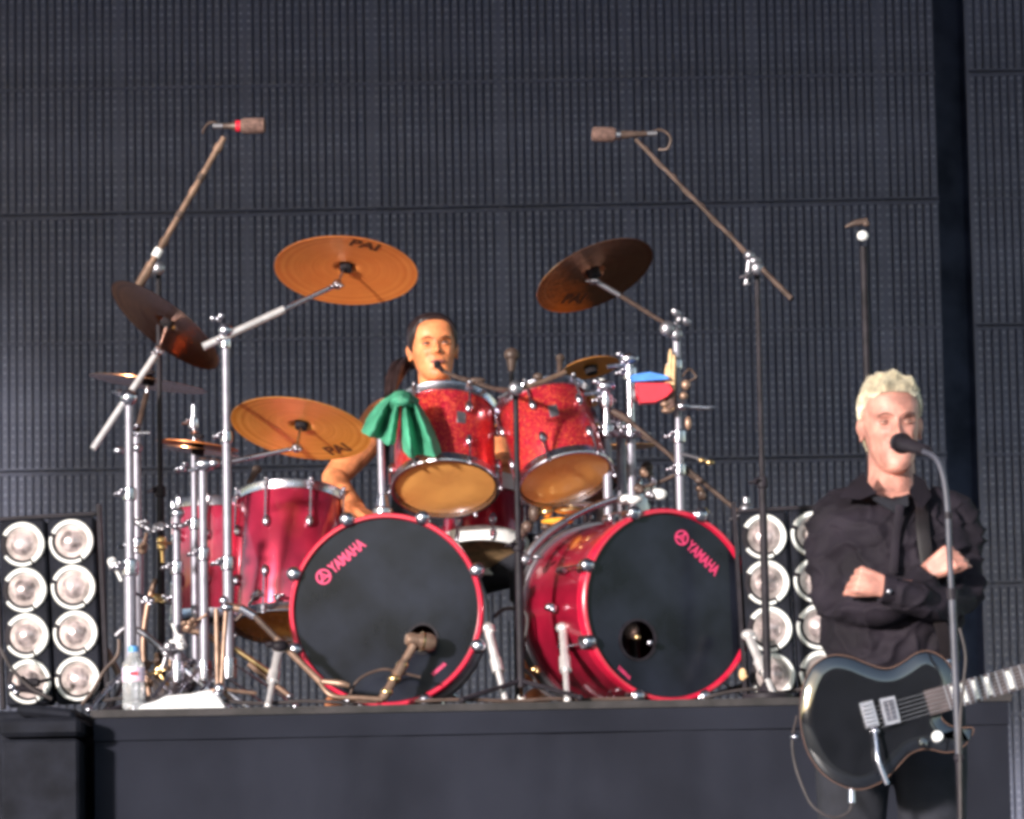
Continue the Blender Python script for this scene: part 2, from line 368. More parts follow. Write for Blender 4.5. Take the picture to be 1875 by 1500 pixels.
# LED screens: vertical slats in rows between rails
WY = 12.0; PITCH = M_(14.75, WY); PH = M_(238.6, WY)
def led_screen(x0, n, zdark, label, nind, rows=(2, 1, 0, -1)):
    t = thing('led_screen', label, 'led screen', (x0, WY, 0))
    W = n * PITCH
    zs = [zdark + 2 * PH * r for r in rows] + [zdark + 2 * PH * (rows[-1] - 1)]
    gb = G(); gb.box((x0 + W / 2, WY + 0.017, (zs[0] + zs[-1]) / 2), (W, 0.02, zs[0] - zs[-1])); gb.out('backing', MT['ledback'], t)
    slat = None; ind = 0; rest = G(); nodes = G(); rl = G()
    gap = M_(5.5, WY)
    for ri in range(len(zs) - 1):
        zt, zb = zs[ri] - gap, zs[ri + 1] + gap
        if zt < 0.3: continue
        zb = max(zb, 0.02)
        rl.box((x0 + W / 2, WY - 0.004, zt + 0.003), (W, 0.05, 0.012)); rl.box((x0 + W / 2, WY - 0.004, zb - 0.003), (W, 0.05, 0.012))
        rl.box((x0 + W / 2, WY - 0.006, (zt + zb) / 2), (W, 0.052, 0.011))
        for k in range(n):
            x = x0 + (k + 0.5) * PITCH
            if ri < 4 and ind < nind and zb > 0.1:
                ind += 1
                if slat is None:
                    gs = G(); gs.box((0, 0, -(zt - zb) / 2), (PITCH * 0.72, 0.026, zt - zb))
                    slat = gs.mesh('slat', MT['slat'], smooth=0)
                so_ = bpy.data.objects.new('slat', slat); C.objects.link(so_); so_.parent = t
                so_.location = (x - x0, random.uniform(-.0015, .0015), zt)
                so_.rotation_euler = (0, 0, random.gauss(0, 0.03))
            else: rest.box((x, WY, (zt + zb) / 2), (PITCH * 0.72, 0.026, zt - zb))
            z = zt - PITCH * 0.5; h = PITCH * 0.17
            while z > zb and z > ZT - 0.4:
                a = V((x - h, WY - 0.0137, z)); nodes.add([a + V((0, 0, -h * .8)), a + V((2 * h, 0, -h * .8)), a + V((2 * h, 0, h * .8)), a + V((0, 0, h * .8)), a + V((h, -0.007, 0))],
                                                     [(0, 1, 4), (1, 2, 4), (2, 3, 4), (3, 0, 4)])
                z -= PITCH
    rl.out('rail', MT['slat'], t, 0)
    if rest.v: rest.out('slat_run', MT['slat'], t, 0, kind='stuff')
    nodes.out('led_grid', MT['led'], t, 0, kind='stuff')
    for k in range(0, n + 1, 16):           # panel joints
        g = G(); g.box((x0 + k * PITCH, WY + 0.004, (zs[0] + zs[-1]) / 2 + .3), (PITCH * 0.3, 0.03, zs[0] - zs[-1] - .6)); g.out('panel_joint', MT['slat'], t, 0)
zd = P(900, 381, WY).z
xr = P(1719, 381, WY).x
led_screen(xr - 119 * PITCH, 119, zd, 'wide dark LED screen of vertical slats filling the back of the stage', 300, rows=(2, 1, 0, -1, -2)[0:4])
led_screen(P(1779, 381, WY).x, 16, zd + PH, 'narrow strip of slatted LED screen to the right of the dark gap', 60, rows=(1, 0, -1, -2))

# drum riser
RX0, RX1 = P(172, 1300, -0.45).x, P(1846, 1300, -0.45).x
t = thing('drum_riser', 'long dark cloth-skirted riser carrying the drum kit', 'riser', ((RX0 + RX1) / 2, 0.6, 0))
cx = (RX0 + RX1) / 2
g = G(); g.box((cx, 0.75, ZT - 0.012), (RX1 - RX0 + 0.02, 2.42, 0.022)); g.out('deck', MT['riserd'], t)
nb = 1; pw = (RX1 - RX0) / nb
for k in range(nb):
    g = G(); x0 = RX0 + k * pw + 0.001; x1 = x0 + pw - 0.002; nx, nz = 150, 40; top, bot = ZT - 0.09, 0.0
    for j in range(nz + 1):
        for i in range(nx + 1):
            x = x0 + (x1 - x0) * i / nx; z = bot + (top - bot) * j / nz
            y = -0.446 + 0.010 * noise.noise(V((x * 3.0, z * 1.0, k * 3.1))) + 0.004 * noise.noise(V((x * 14, z * 3, 3.0)))
            g.v.append(V((x, y, z)))
    for j in range(nz):
        for i in range(nx): a = j * (nx + 1) + i; g.f.append((a, a + 1, a + nx + 2, a + nx + 1))
    g.out('skirt', MT['riserc'], t)
g = G(); g.box((cx, -0.447, ZT - 0.058), (RX1 - RX0, 0.02, 0.066)); g.out('edge_beam', MT['riserc'], t)
for sx in (RX0 + 0.01, RX1 - 0.01):
    g = G(); g.box((sx, 0.75, (ZT - 0.026) / 2), (0.02, 2.38, ZT - 0.03)); g.out('side_panel', MT['riserc'], t)

# black cases at the far left under the lamps
def case(x0, x1, y0, y1, z1, label, z0=0.0):
    t = thing('equipment_case', label, 'case', ((x0 + x1) / 2, (y0 + y1) / 2, z0))
    h = z1 - z0; c = ((x0 + x1) / 2, (y0 + y1) / 2)
    g = G(); g.box((*c, z0 + (h - 0.06) / 2), (x1 - x0, y1 - y0, h - 0.07), bev=0.008); g.out('box', MT['casem'], t)
    g = G(); g.box((*c, z1 - 0.03), (x1 - x0 + 0.01, y1 - y0 + 0.01, 0.055), bev=0.012); g.out('lid', MT['casem'], t)
    return t
a = P(-60, 1300, -0.15); b = P(160, 1300, -0.15)
case(a.x, b.x - 0.02, -0.2, 0.5, P(60, 1300, -0.2).z, 'black case under the left lamp bank beside the riser')
a = P(40, 1330, -0.5); b = P(140, 1330, -0.5)
g = G(); M = frame(P(92, 1308, -0.42), (0.12, 0, 1)); g.box((0, 0, 0), (0.17, 0.26, 0.035), M, bev=0.012)
tag(g.out('folded_cover', MT['casem']), 'low dark grey folded cover lying in front of the left lamps', 'cover')
put_z = P(92, 1322, -0.42).z
case(P(10, 1400, -0.5).x, P(150, 1400, -0.5).x, -0.6, -0.24, P(92, 1318, -0.42).z, 'shorter black case standing at the left end of the riser')

# ------------------------------------------------------------------ blinder lamp banks
def arc_ring(R0, R1, a0, a1, z0, z1, M, n=28):
    g = G(); vs = []; fs = []
    for i in range(n + 1):
        a = R_(a0 + (a1 - a0) * i / n); ca, sa = math.cos(a), math.sin(a)
        for r, z in ((R0, z0), (R1, z0), (R1 - (R1 - R0) * .2, z1), (R0 + (R1 - R0) * .3, z1)): vs.append(M @ V((r * ca, r * sa, z)))
    for i in range(n):
        for k in range(4): fs.append((i * 4 + k, i * 4 + (k + 1) % 4, i * 4 + 4 + (k + 1) % 4, i * 4 + 4 + k))
    fs += [(3, 2, 1, 0), (n * 4, n * 4 + 1, n * 4 + 2, n * 4 + 3)]
    return g.add(vs, fs)
def make_blinder(label):
    t = thing('blinder_light', label, 'stage light', group='blinder lamp banks at both ends of the kit')
    g = G()
    for cx in (-0.075, 0.075):
        g.box((cx, 0.045, 0.29), (0.143, 0.09, 0.57), bev=0.008)
    g.out('housing', MT['casem'], t)
    g = G()
    for x in (-0.160, 0.160): g.box((x, 0.03, 0.305), (0.012, 0.05, 0.61))
    g.box((0, 0.03, 0.582), (0.30, 0.04, 0.010)); g.out('yoke', MT['black'], t)
    for c, cx in enumerate((-0.075, 0.075)):
        for r in range(4):
            M = Matrix.Translation((cx, -0.002, 0.077 + r * 0.1405)) @ Matrix.Rotation(R_(90), 4, 'X')
            g = G(); g.ring(0.067, 0.054, -0.004, 0.003, M, 40); b = g.out('lamp', MT['black'], t)
            a0 = random.uniform(-6, 6) + (0 if c == 0 else 8)
            g = arc_ring(0.0495, 0.0690, -62 + a0, 150 + a0, 0.0015, 0.012, M)
            h = arc_ring(0.0565, 0.0695, 212 + a0 if c == 0 else 162 + a0, 292 + a0, 0.0015, 0.010, M); g.add(h.v, h.f)
            g.out('rim_clip', MT['lampring'], b)
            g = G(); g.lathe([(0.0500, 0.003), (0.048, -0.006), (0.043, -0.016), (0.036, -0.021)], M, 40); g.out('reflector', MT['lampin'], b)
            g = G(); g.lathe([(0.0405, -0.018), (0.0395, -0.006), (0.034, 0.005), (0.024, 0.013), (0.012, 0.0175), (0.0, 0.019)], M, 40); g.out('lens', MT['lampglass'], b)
    return t
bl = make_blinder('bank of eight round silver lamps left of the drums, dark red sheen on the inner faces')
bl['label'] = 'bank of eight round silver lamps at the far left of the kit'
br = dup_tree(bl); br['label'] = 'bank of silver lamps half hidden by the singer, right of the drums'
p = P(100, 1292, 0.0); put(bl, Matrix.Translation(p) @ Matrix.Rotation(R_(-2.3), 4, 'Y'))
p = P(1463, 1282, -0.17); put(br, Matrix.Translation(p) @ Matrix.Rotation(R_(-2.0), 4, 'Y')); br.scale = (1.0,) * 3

# ------------------------------------------------------------------ drums
def lug_mesh(R, L, s):
    g = G(); q = .30 * L if L > .3 else .27 * L; z = q if s == 1 else L - q
    g.ball((R + 0.008, 0, z), (0.012, 0.012, 0.020))
    g.cyl((R + 0.016, 0, z), (R + 0.016, 0, 0.004 if s == 1 else L - 0.004), 0.0035, 8)
    e = -0.002 if s == 1 else L + 0.002
    g.box((R + 0.013, 0, e), (0.014, 0.018, 0.024), bev=0.004)
    g.ball((R + 0.016, 0, e + (-0.014 if s == 1 else 0.014)), 0.0075, n=8)
    return g
def drum(name, label, cat, pos, axis, Rr, L, shell, hoop='chrome', bot='amber', top='white', nl=6, rot0=0.0, group=None, hoopw=0.030, badge=None):
    t = thing(name, label, cat, group=group)
    g = G(); g.lathe([(Rr - .008, 0.008), (Rr - .002, .004), (Rr, 0.01), (Rr, L * .5), (Rr, L - .01), (Rr - .002, L - .004), (Rr - .008, L - .008)], n=64); g.out('shell', MT[shell], t)
    for z0, nm, mt in ((0, 'bottom_head', bot), (L, 'top_head', top)):
        s = -1 if z0 == 0 else 1
        g = G(); g.lathe([(Rr + .001, z0 - s * .004), (Rr - .004, z0 + s * .003), (Rr * .95, z0 + s * .004), (Rr * .5, z0 + s * .0035), (0, z0 + s * .003)], n=64); g.out(nm, MT[mt], t)
        g = G(); a, b = (z0 - s * hoopw * .55, z0 + s * hoopw * .45)
        g.lathe([(Rr + .002, a), (Rr + .008, a), (Rr + .009, (a + b) / 2), (Rr + .013, b - s * .004), (Rr + .011, b), (Rr + .003, b)], n=64, close=True); g.out('hoop', MT[hoop], t)
    for sg in (1, -1):
        lm = lug_mesh(Rr, L, sg).mesh('lug', MT['chrome'])
        for k in range(nl):
            o = bpy.data.objects.new('lug', lm); C.objects.link(o); o.parent = t; o.rotation_euler = (0, 0, rot0 + 2 * math.pi * k / nl)
    if badge is not None:
        M = Matrix.Rotation(badge, 4, 'Z') @ Matrix.Translation((Rr + .0015, 0, L * .58)) @ Matrix.Rotation(R_(90), 4, 'Y')
        g = G(); g.box((0, 0, 0), (0.042, 0.028, 0.003), M, bev=.0012); g.out('badge', MT['dull'], t)
    put(t, frame(pos, axis, (1, 0, 0)))
    return t
def axis_from(ratio, tilt):      # bottom faces camera: image ellipse ratio and tilt (deg, ccw) -> axis pointing up the drum
    ph = math.acos(ratio); th = R_(tilt)
    down = -(UP * math.cos(th) - RT * math.sin(th))
    nb = TOC * math.cos(ph) + down * math.sin(ph)
    return -nb.normalized()

TY = -0.05
drum('rack_tom', 'red sparkle rack tom on the left, beside the green cloth', 'drum', P(815, 890, TY), axis_from(0.56, 1), M_(93, TY), 0.265, 'sparkle', nl=6, rot0=R_(-62), group='red sparkle rack toms above the bass drums', badge=R_(-70))
drum('rack_tom', 'red sparkle rack tom on the right, tilted in front of the small gold cymbal', 'drum', P(1034, 874, TY), axis_from(0.53, 17), M_(85, TY), 0.265, 'sparkle', nl=6, rot0=R_(-50), group='red sparkle rack toms above the bass drums', badge=R_(-88))
drum('snare_drum', 'red drum with a broad white hoop between the two bass drums', 'drum', P(888, 1009, 0.35), axis_from(0.42, -2), M_(78, .35), 0.19, 'redlac', hoop='white', bot='wood', nl=8, rot0=R_(-80), hoopw=0.05)
drum('floor_tom', 'larger pinkish red floor tom next to the left bass drum', 'drum', P(528, 1143, 0.35), axis_from(0.36, 0), M_(98, .35), 0.41, 'redpink', nl=8, rot0=R_(-112), group='floor toms left of the bass drum')
drum('floor_tom', 'narrower red floor tom behind the chrome posts at left', 'drum', P(398, 1130, 0.55), axis_from(0.14, 0), M_(78, .55), 0.36, 'redpink', bot='black', nl=8, rot0=R_(-100), group='floor toms left of the bass drum')
drum('snare_drum', 'silver snare drum half hidden behind the right bass drum', 'drum', P(1135, 970, 0.45), axis_from(0.12, 2), M_(58, .45), 0.13, 'dull', bot='white', nl=8, rot0=R_(-100))

def bass_drum(label, ctr, yaw, Rr, L, text_rot, tpos, mpos, port, spots):
    t = thing('bass_drum', label, 'drum', group='black fronted red bass drums')
    g = G(); g.lathe([(Rr - .012, -L), (Rr - .012, -.004)], n=96); g.f = g.f[:96]; g.out('shell', MT['redlac'], t)
    hw = 0.036
    g = G(); g.lathe([(Rr - .014, -hw), (Rr, -hw), (Rr + .002, -hw / 2), (Rr, 0.004), (Rr - .004, .008), (Rr - .012, .008), (Rr - .016, 0.0)], n=96, close=True); g.out('front_hoop', MT['hoopred'], t)
    g = G(); g.lathe([(Rr - .014, -L - .004), (Rr, -L - .004), (Rr + .002, -L + hw / 2), (Rr, -L + hw), (Rr - .004, -L + hw + .004), (Rr - .012, -L + hw + .004)], n=96, close=True); g.out('rear_hoop', MT['dull'], t)
    g = G(); ri = Rr - .013; pc = V((port[0], port[1], 0)); pr = port[2]; N = 96
    for k in range(N):
        a = 2 * math.pi * k / N; g.v.append(V((ri * math.cos(a), ri * math.sin(a), -.006)))
    for k in range(N):
        a = 2 * math.pi * k / N; g.v.append(pc + V((pr * math.cos(a), pr * math.sin(a), -.004)))
    for k in range(N): g.f.append((k, (k + 1) % N, N + (k + 1) % N, N + k))
    g.out('front_head', MT['bhead'], t)
    g = G(); g.ring(pr + .004, pr - .004, -.007, .0005, Matrix.Translation(pc), 48); g.out('port_ring', MT['black'], t)
    g = G(); g.lathe([(Rr - .016, -L - .002), (0, -L - .001)], n=64); g.out('rear_head', MT['hole'], t)
    for k in range(8):
        a = R_(22.5 + 45 * k + spots); M = Matrix.Rotation(a, 4, 'Z')
        g = G(); g.box((Rr + .004, 0, -.014), (0.026, 0.044, 0.060), M, bev=.008); g.ball((Rr + .006, 0, .010), (.023, .022, .015), M)
        g.cyl(M @ V((Rr + .016, 0, -.03)), M @ V((Rr + .016, 0, -.15)), .0035, 8); g.out('claw', MT['chrome'], t)
        g = G(); g.ball((Rr + .002, 0, -.17), (.016, .012, .028), M); g.ball((Rr + .012, 0, -.150), (.008, .008, .012), M); g.out('lug', MT['chrome'], t)
    # printed logo
    Mt = Matrix.Translation((tpos[0], tpos[1], -.0035)) @ Matrix.Rotation(R_(text_rot), 4, 'Z')
    g = G(); g.ring(.0235, .0178, 0, .001, Mt, 32)
    for k in range(3): g.box((0, .009, 0.0006), (.0075, .028, .001), Mt @ Matrix.Rotation(R_(120 * k), 4, 'Z'))
    g.ring(.009, .006, 0, .001, Mt, 20)
    vs, fs = text_geo('YAMAHA', .039)
    sc = 0.128 / max(v.x for v in vs); g.add([Mt @ V((v.x * sc + .030, v.y * 1.15, .0006)) for v in vs], fs)
    g.out('logo_print', MT['pink'], t, 0)
    Mt = Matrix.Translation((mpos[0], mpos[1], -.0035)) @ Matrix.Rotation(R_(text_rot), 4, 'Z')
    g = G(); vs, fs = text_geo('YAMAHA', .016); g.add([Mt @ V((v.x * .8 - .02, v.y, .0006)) for v in vs], fs); g.out('small_print', MT['pink'], t, 0)
    x = V((math.cos(yaw), math.sin(yaw), 0)); z = V((math.sin(yaw), -math.cos(yaw), 0))
    M = Matrix((x, V((0, 0, 1)), z)).transposed().to_4x4(); M.translation = ctr; put(t, M)
    Mi = M.inverted()
    return t, Mi
def spur(t, Mi, a, b, r=.0135):
    a, b = Mi @ a, Mi @ b; d = (b - a)
    g = G(); g.tube([a, a + d * .55], r * 1.0, 12); g.tube([a + d * .42, a + d * .6], r * 1.35, 12); g.tube([a + d * .55, b], r * .72, 12); g.ball(b, r * .9)
    g.ball(a, (.022, .018, .022)); g.ball(a + V((.012, -.01, .012)), (.012, .008, .016)); o = g.out('spur', MT['spurm']); o.parent = t

Rb = 0.291; BY = -0.27
yl = -2.0
c1 = P(707, 1105, BY); c1.z = ZT + Rb + .002
t1, Mi1 = bass_drum('left bass drum facing straight ahead with a microphone before it', c1, R_(yl), Rb, .42, 40, (-.187, .104), (.150, -.185), (.108, -.088, .044), 0)
spur(t1, Mi1, P(511, 1186, -.27), V((P(491, 1290, -.42).x, -.42, ZT + .006)))
spur(t1, Mi1, P(893, 1150, -.26), V((P(926, 1270, -.36).x, -.36, ZT + .006)))
c2 = P(1224, 1101, BY + .02); c2.z = ZT + Rb + .002
t2, Mi2 = bass_drum('right bass drum turned toward the singer, showing its red shell', c2, R_(26.0), Rb, .455, -41, (.052, .205), (-.158, -.200), (-.105, -.105, .060), 0)
spur(t2, Mi2, P(1031, 1150, -.22), V((P(1039, 1275, -.42).x, -.42, ZT + .006)))
spur(t2, Mi2, P(1370, 1163, -.27), V((P(1418, 1272, -.41).x, -.41, ZT + .006)))

# ------------------------------------------------------------------ cymbals
def cymbal(label, px, py, Y, a, ratio, tilt, m='cymA', under=True, text=None, group='cymbals hung over the kit', tx=None, name='crash_cymbal', bell=.16, stack=True):
    Rr = M_(a, Y); t = thing(name, label, 'cymbal', group=group)
    rb = Rr * bell; hb = Rr * .10
    def zp(r):
        if r < rb: return Rr * .055 + hb * math.cos(r / rb * math.pi / 2) ** .8 if r < rb * .999 else Rr * .055
        u = (r - rb) / (Rr - rb); return Rr * .055 * (1 - u ** 1.5)
    rs = [0.006, rb * .3, rb * .6, rb * .85, rb * .99, rb * 1.03] + [rb + (Rr - rb) * k / 12 for k in range(1, 13)]
    prof = [(r, zp(r)) for r in rs] + [(r, zp(r) - .0016) for r in reversed(rs)]
    g = G(); g.lathe(prof, n=96, close=True); g.out('plate', MT[m], t, 50)
    if stack:
        zb = zp(0)
        g = G(); g.lathe([(.008, zb + .003), (.017, zb + .003), (.017, zb + .014), (.008, zb + .014)], n=20, close=True)
        g.lathe([(.007, zb - .034), (.019, zb - .034), (.021, zb - .012), (.007, zb - .006)], n=20, close=True); g.out('felt', MT['felt'], t)
    if text:
        vs, fs = text_geo(text, Rr * .30); xm = max(v.x for v in vs)
        r0, ang, flip = tx
        g = G()
        for v in vs:
            q = Matrix.Rotation(ang, 3, 'Z') @ V(((v.x - xm / 2), (-1 if under else 1) * v.y + r0 * Rr, 0)); g.v.append(V((q.x, q.y, zp(q.length) + (-.0026 if under else .0008))))
        g.f = list(fs); g.out('print', MT['logo'], t, 0)
    z = axis_from(ratio, tilt) if under else None
    if not under:
        ph = math.acos(ratio); th = R_(tilt); z = (TOC * math.cos(ph) + (UP * math.cos(th) - RT * math.sin(th)) * math.sin(ph)).normalized()
    x = RT * math.cos(R_(tilt)) + UP * math.sin(R_(tilt))
    M = frame(P(px, py, Y) - z * Rr * .05, z, x); put(t, M)
    return M, z, Rr
CY = {}
CY['c1'] = cymbal('big orange crash cymbal tilted above the left bass drum', 634, 490, -.15, 133, .445, -3, text='PAI', tx=(-.80, R_(19), 0))
CY['c2'] = cymbal('right hand crash cymbal reflecting blue and red', 1087, 500, -.1, 116, .44, 24, 'cymC', text='PAI', tx=(.66, R_(43), 0))
CY['c3'] = cymbal('dark brown cymbal hanging steeply at the upper left', 306, 591, -.05, 123, .34, -37, 'cymB')
CY['c4'] = cymbal('thin edge-on brown cymbal behind the left boom', 272, 697, .2, 110, .10, -8, 'cymB')
CY['c5'] = cymbal('broad orange ride cymbal over the floor toms', 552, 779, -.05, 131, .42, -9, 'cymD', text='PAI', tx=(.76, R_(-45), 0), name='ride_cymbal')
cymbal('lower of the two hi-hat cymbals at left', 363, 822, .1, 76, .09, -7, 'cymB', name='hi_hat_cymbal', group='hi-hat pair')
cymbal('upper of the two hi-hat cymbals at left', 362, 812, .1, 76, .10, -7, 'cymA', under=True, name='hi_hat_cymbal', group='hi-hat pair')
cymbal('small gold splash cymbal above the right rack tom', 1081, 671, .2, 54, .34, 12, 'cymD', name='splash_cymbal')
cymbal('small gold hi-hat seen behind the pair of chrome posts', 1150, 815, .6, 52, .12, 2, 'cymD', name='hi_hat_cymbal', group='cymbals hung over the kit')
cymbal('pale cymbal tucked behind the right rack tom', 1112, 885, .3, 52, .42, 42, 'cymC', name='splash_cymbal')

# ------------------------------------------------------------------ stands
def wing(g, p, d, s=1.0):
    M = frame(p, d); g.ball((0, 0, .006 * s), (.008 * s, .008 * s, .010 * s), M, 10)
    for k in (-1, 1): g.ball((k * .013 * s, 0, .012 * s), (.011 * s, .004 * s, .008 * s), M, 8)
def clamp(g, p, ax=(0, 0, 1), s=1.0):
    M = frame(p, ax); g.lathe([(.012 * s, -.018 * s), (.017 * s, -.014 * s), (.018 * s, 0), (.017 * s, .014 * s), (.012 * s, .018 * s)], M, 14)
    wing(g, V(p) + V((-.016 * s, -.008 * s, 0)), (-.8, -.6, .2), s)
def stand(label, top, Y, secs, cat='stand', name='cymbal_stand', mt='chrome', base=None, tri=True, group=None, lr=.23, zb=None, ymid=None, cl=True, fan=.5):
    """secs: list of (py_from_top, radius) stepping down; collars at each step"""
    pt = P(top[0], top[1], Y); zb = ZT if zb is None else zb
    t = thing(name, label, cat, (pt.x, Y, zb), group)
    zs = [P(top[0], s[0], Y).z for s in secs] + [zb + (.12 if tri else 0.0)]
    for i, s in enumerate(secs):
        g = G(); g.cyl((pt.x, Y, zs[i]), (pt.x, Y, zs[i + 1] + .0005), s[1]); g.out('tube', MT['pole'], t)
        if i and cl:
            g = G(); clamp(g, (pt.x, Y, zs[i]), s=max(.7, s[1] / .0125)); g.out('collar', MT[mt], t)
    if tri:
        r = secs[-1][1]
        g = G(); g.lathe([(r + .006, .10), (r + .008, .13), (r + .006, .16)], Matrix.Translation((pt.x, Y, zb)), 14); g.out('leg_hub', MT[mt], t)
        for k in range(3):
            a = R_(90 + 120 * k + 25); d = V((math.cos(a), math.sin(a) * .8, 0))
            for q in (0.004, -0.004):
                pass
            g = G(); base_ = V((pt.x, Y, zb))
            g.tube([base_ + d * .012 + V((0, 0, .145)), base_ + d * lr * .5 + V((0, 0, .085)), base_ + d * lr + V((0, 0, .012))], .0065, 8, flat=.5)
            g.ball(base_ + d * lr + V((0, 0, .011)), .011, n=10); g.out('leg', MT[mt], t)
    return t
def rod(t, name, a, b, r, mt='chrome', n=12):
    g = G(); g.tube([a, b], r, n); return g.out(name, MT[mt], t)
def tilter(t, p, d, mt='chrome'):
    g = G(); g.ball(p, .016, n=12); wing(g, V(p) + V((.0, -.014, -.004)), (0, -1, -.3)); g.out('tilter', MT[mt], t)

# tall front-left stand carrying the big crash
t = stand('tall chrome boom stand in front of the floor tom, left of centre', (413, 612), -.22, [(612, .0115), (800, .0135), (1032, .016)], lr=.2)
M1, z1, R1 = CY['c1']; e = P(618, 521, -.18); a = P(372, 635, -.24)
m = a.lerp(e, .60)
rod(t, 'boom', a, m, .012, 'spurm'); rod(t, 'boom', m, e, .008); tilter(t, e, z1)
rod(t, 'cymbal_rod', e, M1 @ V((0, 0, .03)), .0045)
g = G(); p = P(413, 605, -.235); g.ball(p, (.024, .018, .022)); clamp(g, P(412, 628, -.22)); wing(g, P(400, 588, -.23), (-.3, -.3, 1)); g.out('boom_clamp', MT['chrome'], t)

# far-left stand with two cymbals
t = stand('far left chrome stand with a steep boom', (236, 735), -.12, [(735, .0125), (905, .015), (1040, .019)], lr=.2)
a = P(170, 822, -.15); e = P(290, 642, -.08); m = a.lerp(e, .5)
rod(t, 'boom', a, e, .0105, 'spurm'); tilter(t, e, 0)
g = G(); g.ball(P(236, 728, -.13), (.026, .02, .026)); wing(g, P(222, 720, -.14), (-1, -.4, .2), 1.3); g.out('boom_clamp', MT['chrome'], t)
M3, z3, _ = CY['c3']; rod(t, 'cymbal_rod', e, M3 @ V((0, 0, .02)), .0045)
t = stand('second chrome tube rising close behind the far left boom stand', (250, 795), .12, [(795, .013), (1000, .018)], lr=.18)
M4, z4, _ = CY['c4']; p0 = P(250, 795, .12)
rod(t, 'arm', p0, P(268, 722, .2), .009, 'brownm'); rod(t, 'cymbal_rod', P(268, 722, .2), M4 @ V((0, 0, .02)), .005)
g = G(); g.box(p0 + V((.01, -.02, 0)), (.07, .02, .012), bev=.004); g.ball(P(218, 825, .1), (.019, .013, .013)); g.ball(P(252, 820, .1), (.017, .013, .014)); wing(g, P(245, 785, .1), (-.3, -1, .3), 1.3); g.out('memory_lock', MT['chrome'], t)

# stand with the ride cymbal
t = stand('chrome stand with a short boom holding the ride cymbal', (371, 860), -.12, [(860, .0125), (1015, .015)], lr=.2)
e = P(543, 820, -.12); rod(t, 'boom', P(345, 862, -.13), e, .0065); tilter(t, e, 0)
M5, z5, _ = CY['c5']; rod(t, 'cymbal_rod', e, M5 @ V((0, 0, .03)), .0045)
g = G(); g.ball(P(375, 850, -.13), (.034, .02, .022)); wing(g, P(338, 860, -.13), (-.6, -.5, .3), 1.3); g.ball(P(392, 848, -.14), (.018, .012, .014)); g.out('boom_clamp', MT['chrome'], t)
t = stand('short chrome stand in front of the narrower floor tom', (323, 935), -.1, [(935, .012), (1040, .015)], lr=.16)
g = G(); g.ball(P(325, 940, -.1), (.022, .016, .018)); wing(g, P(322, 965, -.11), (0, -1, 0), 1.5); g.out('clamp', MT['chrome'], t)
# hi-hat stand
t = stand('hi-hat stand with its thin rod above the small cymbals', (355, 830), .1, [(830, .010), (960, .013)], name='hi_hat_stand', lr=.18)
rod(t, 'pull_rod', P(353, 745, .1), P(357, 835, .1), .0045); g = G(); clamp(g, P(354, 775, .1), s=.9); g.ball(P(356, 792, .1), (.015, .015, .008)); g.out('clutch', MT['chrome'], t)
rod(t, 'rod_tip', P(354, 742, .1), P(354, 765, .1), .0065)

# post rising from the left bass drum
p0 = P(700, 925, -.05); t = thing('tom_post', 'chrome post rising from the top of the left bass drum', 'stand', p0)
rod(t, 'tube', P(697, 800, -.05), p0, .0115, 'pole'); g = G(); M = Matrix.Translation(P(701, 940, -.05)); g.lathe([(.030, 0), (.030, .012), (.020, .02), (.015, .05), (.013, .06)], M, 18); g.out('mount', MT['chrome'], t)
# chrome posts right of the right rack tom
for px, top, Y, lab in ((1109, 705, .0, 'left of three chrome posts beside the right rack tom'), (1136, 760, .1, 'middle of three chrome posts beside the right rack tom'), (1152, 655, .05, 'right and tallest of three chrome posts beside the right rack tom')):
    pt = P(px, top, Y); t = thing('tom_post', lab, 'stand', (pt.x, Y, ZT), 'chrome posts beside the right rack tom')
    zmid = P(px, 790, Y).z
    rod(t, 'tube', (pt.x, Y, pt.z), (pt.x, Y, zmid), .012, 'pole'); rod(t, 'tube', (pt.x, Y, zmid), (pt.x, Y, ZT + .01), .0145, 'pole')
    g = G(); g.cyl((pt.x, Y - .001, pt.z), (pt.x, Y - .001, zmid), .0122); clamp(g, (pt.x, Y, pt.z - .05), s=1.2); clamp(g, (pt.x, Y, zmid), s=1.25); g.ball((pt.x, Y - .01, pt.z - .005), (.03, .02, .02)); wing(g, (pt.x + .02, Y - .02, zmid - .01), (.7, -.7, 0), 1.6)
    g.ball((pt.x - .03, Y - .01, pt.z + .01), (.014, .014, .01)); g.out('clamp', MT['chrome'], t)
    g = G(); g.cyl((pt.x, Y, pt.z - .02), (pt.x - .07, Y - .02, pt.z - .03), .008); g.out('arm', MT['chrome'], t)
    rod(t, 'foot', (pt.x - .12, Y, ZT + .012), (pt.x + .12, Y, ZT + .012), .010)

# right boom stand
t = stand('chrome boom stand behind the right bass drum, wing nut on top', (1238, 592), -.02, [(592, .0125), (668, .011), (800, .015), (860, .0135)], lr=.2)
e = P(1085, 512, -.08); a = P(1238, 605, -.04); m = a.lerp(P(1128, 535, -.07), .9)
rod(t, 'boom', a, P(1122, 533, -.07), .007, 'brownm'); rod(t, 'boom', P(1135, 541, -.07), e, .0085, 'dull')
M2, z2, _ = CY['c2']; rod(t, 'cymbal_rod', e, M2 @ V((0, 0, .03)), .0045); tilter(t, e, 0, 'dull')
g = G(); g.ball(P(1222, 602, -.05), (.024, .018, .026)); wing(g, P(1240, 590, -.04), (.6, -.3, .6), 1.6); g.ball(P(1238, 612, -.04), (.020, .016, .022)); g.out('boom_clamp', MT['dull'], t)
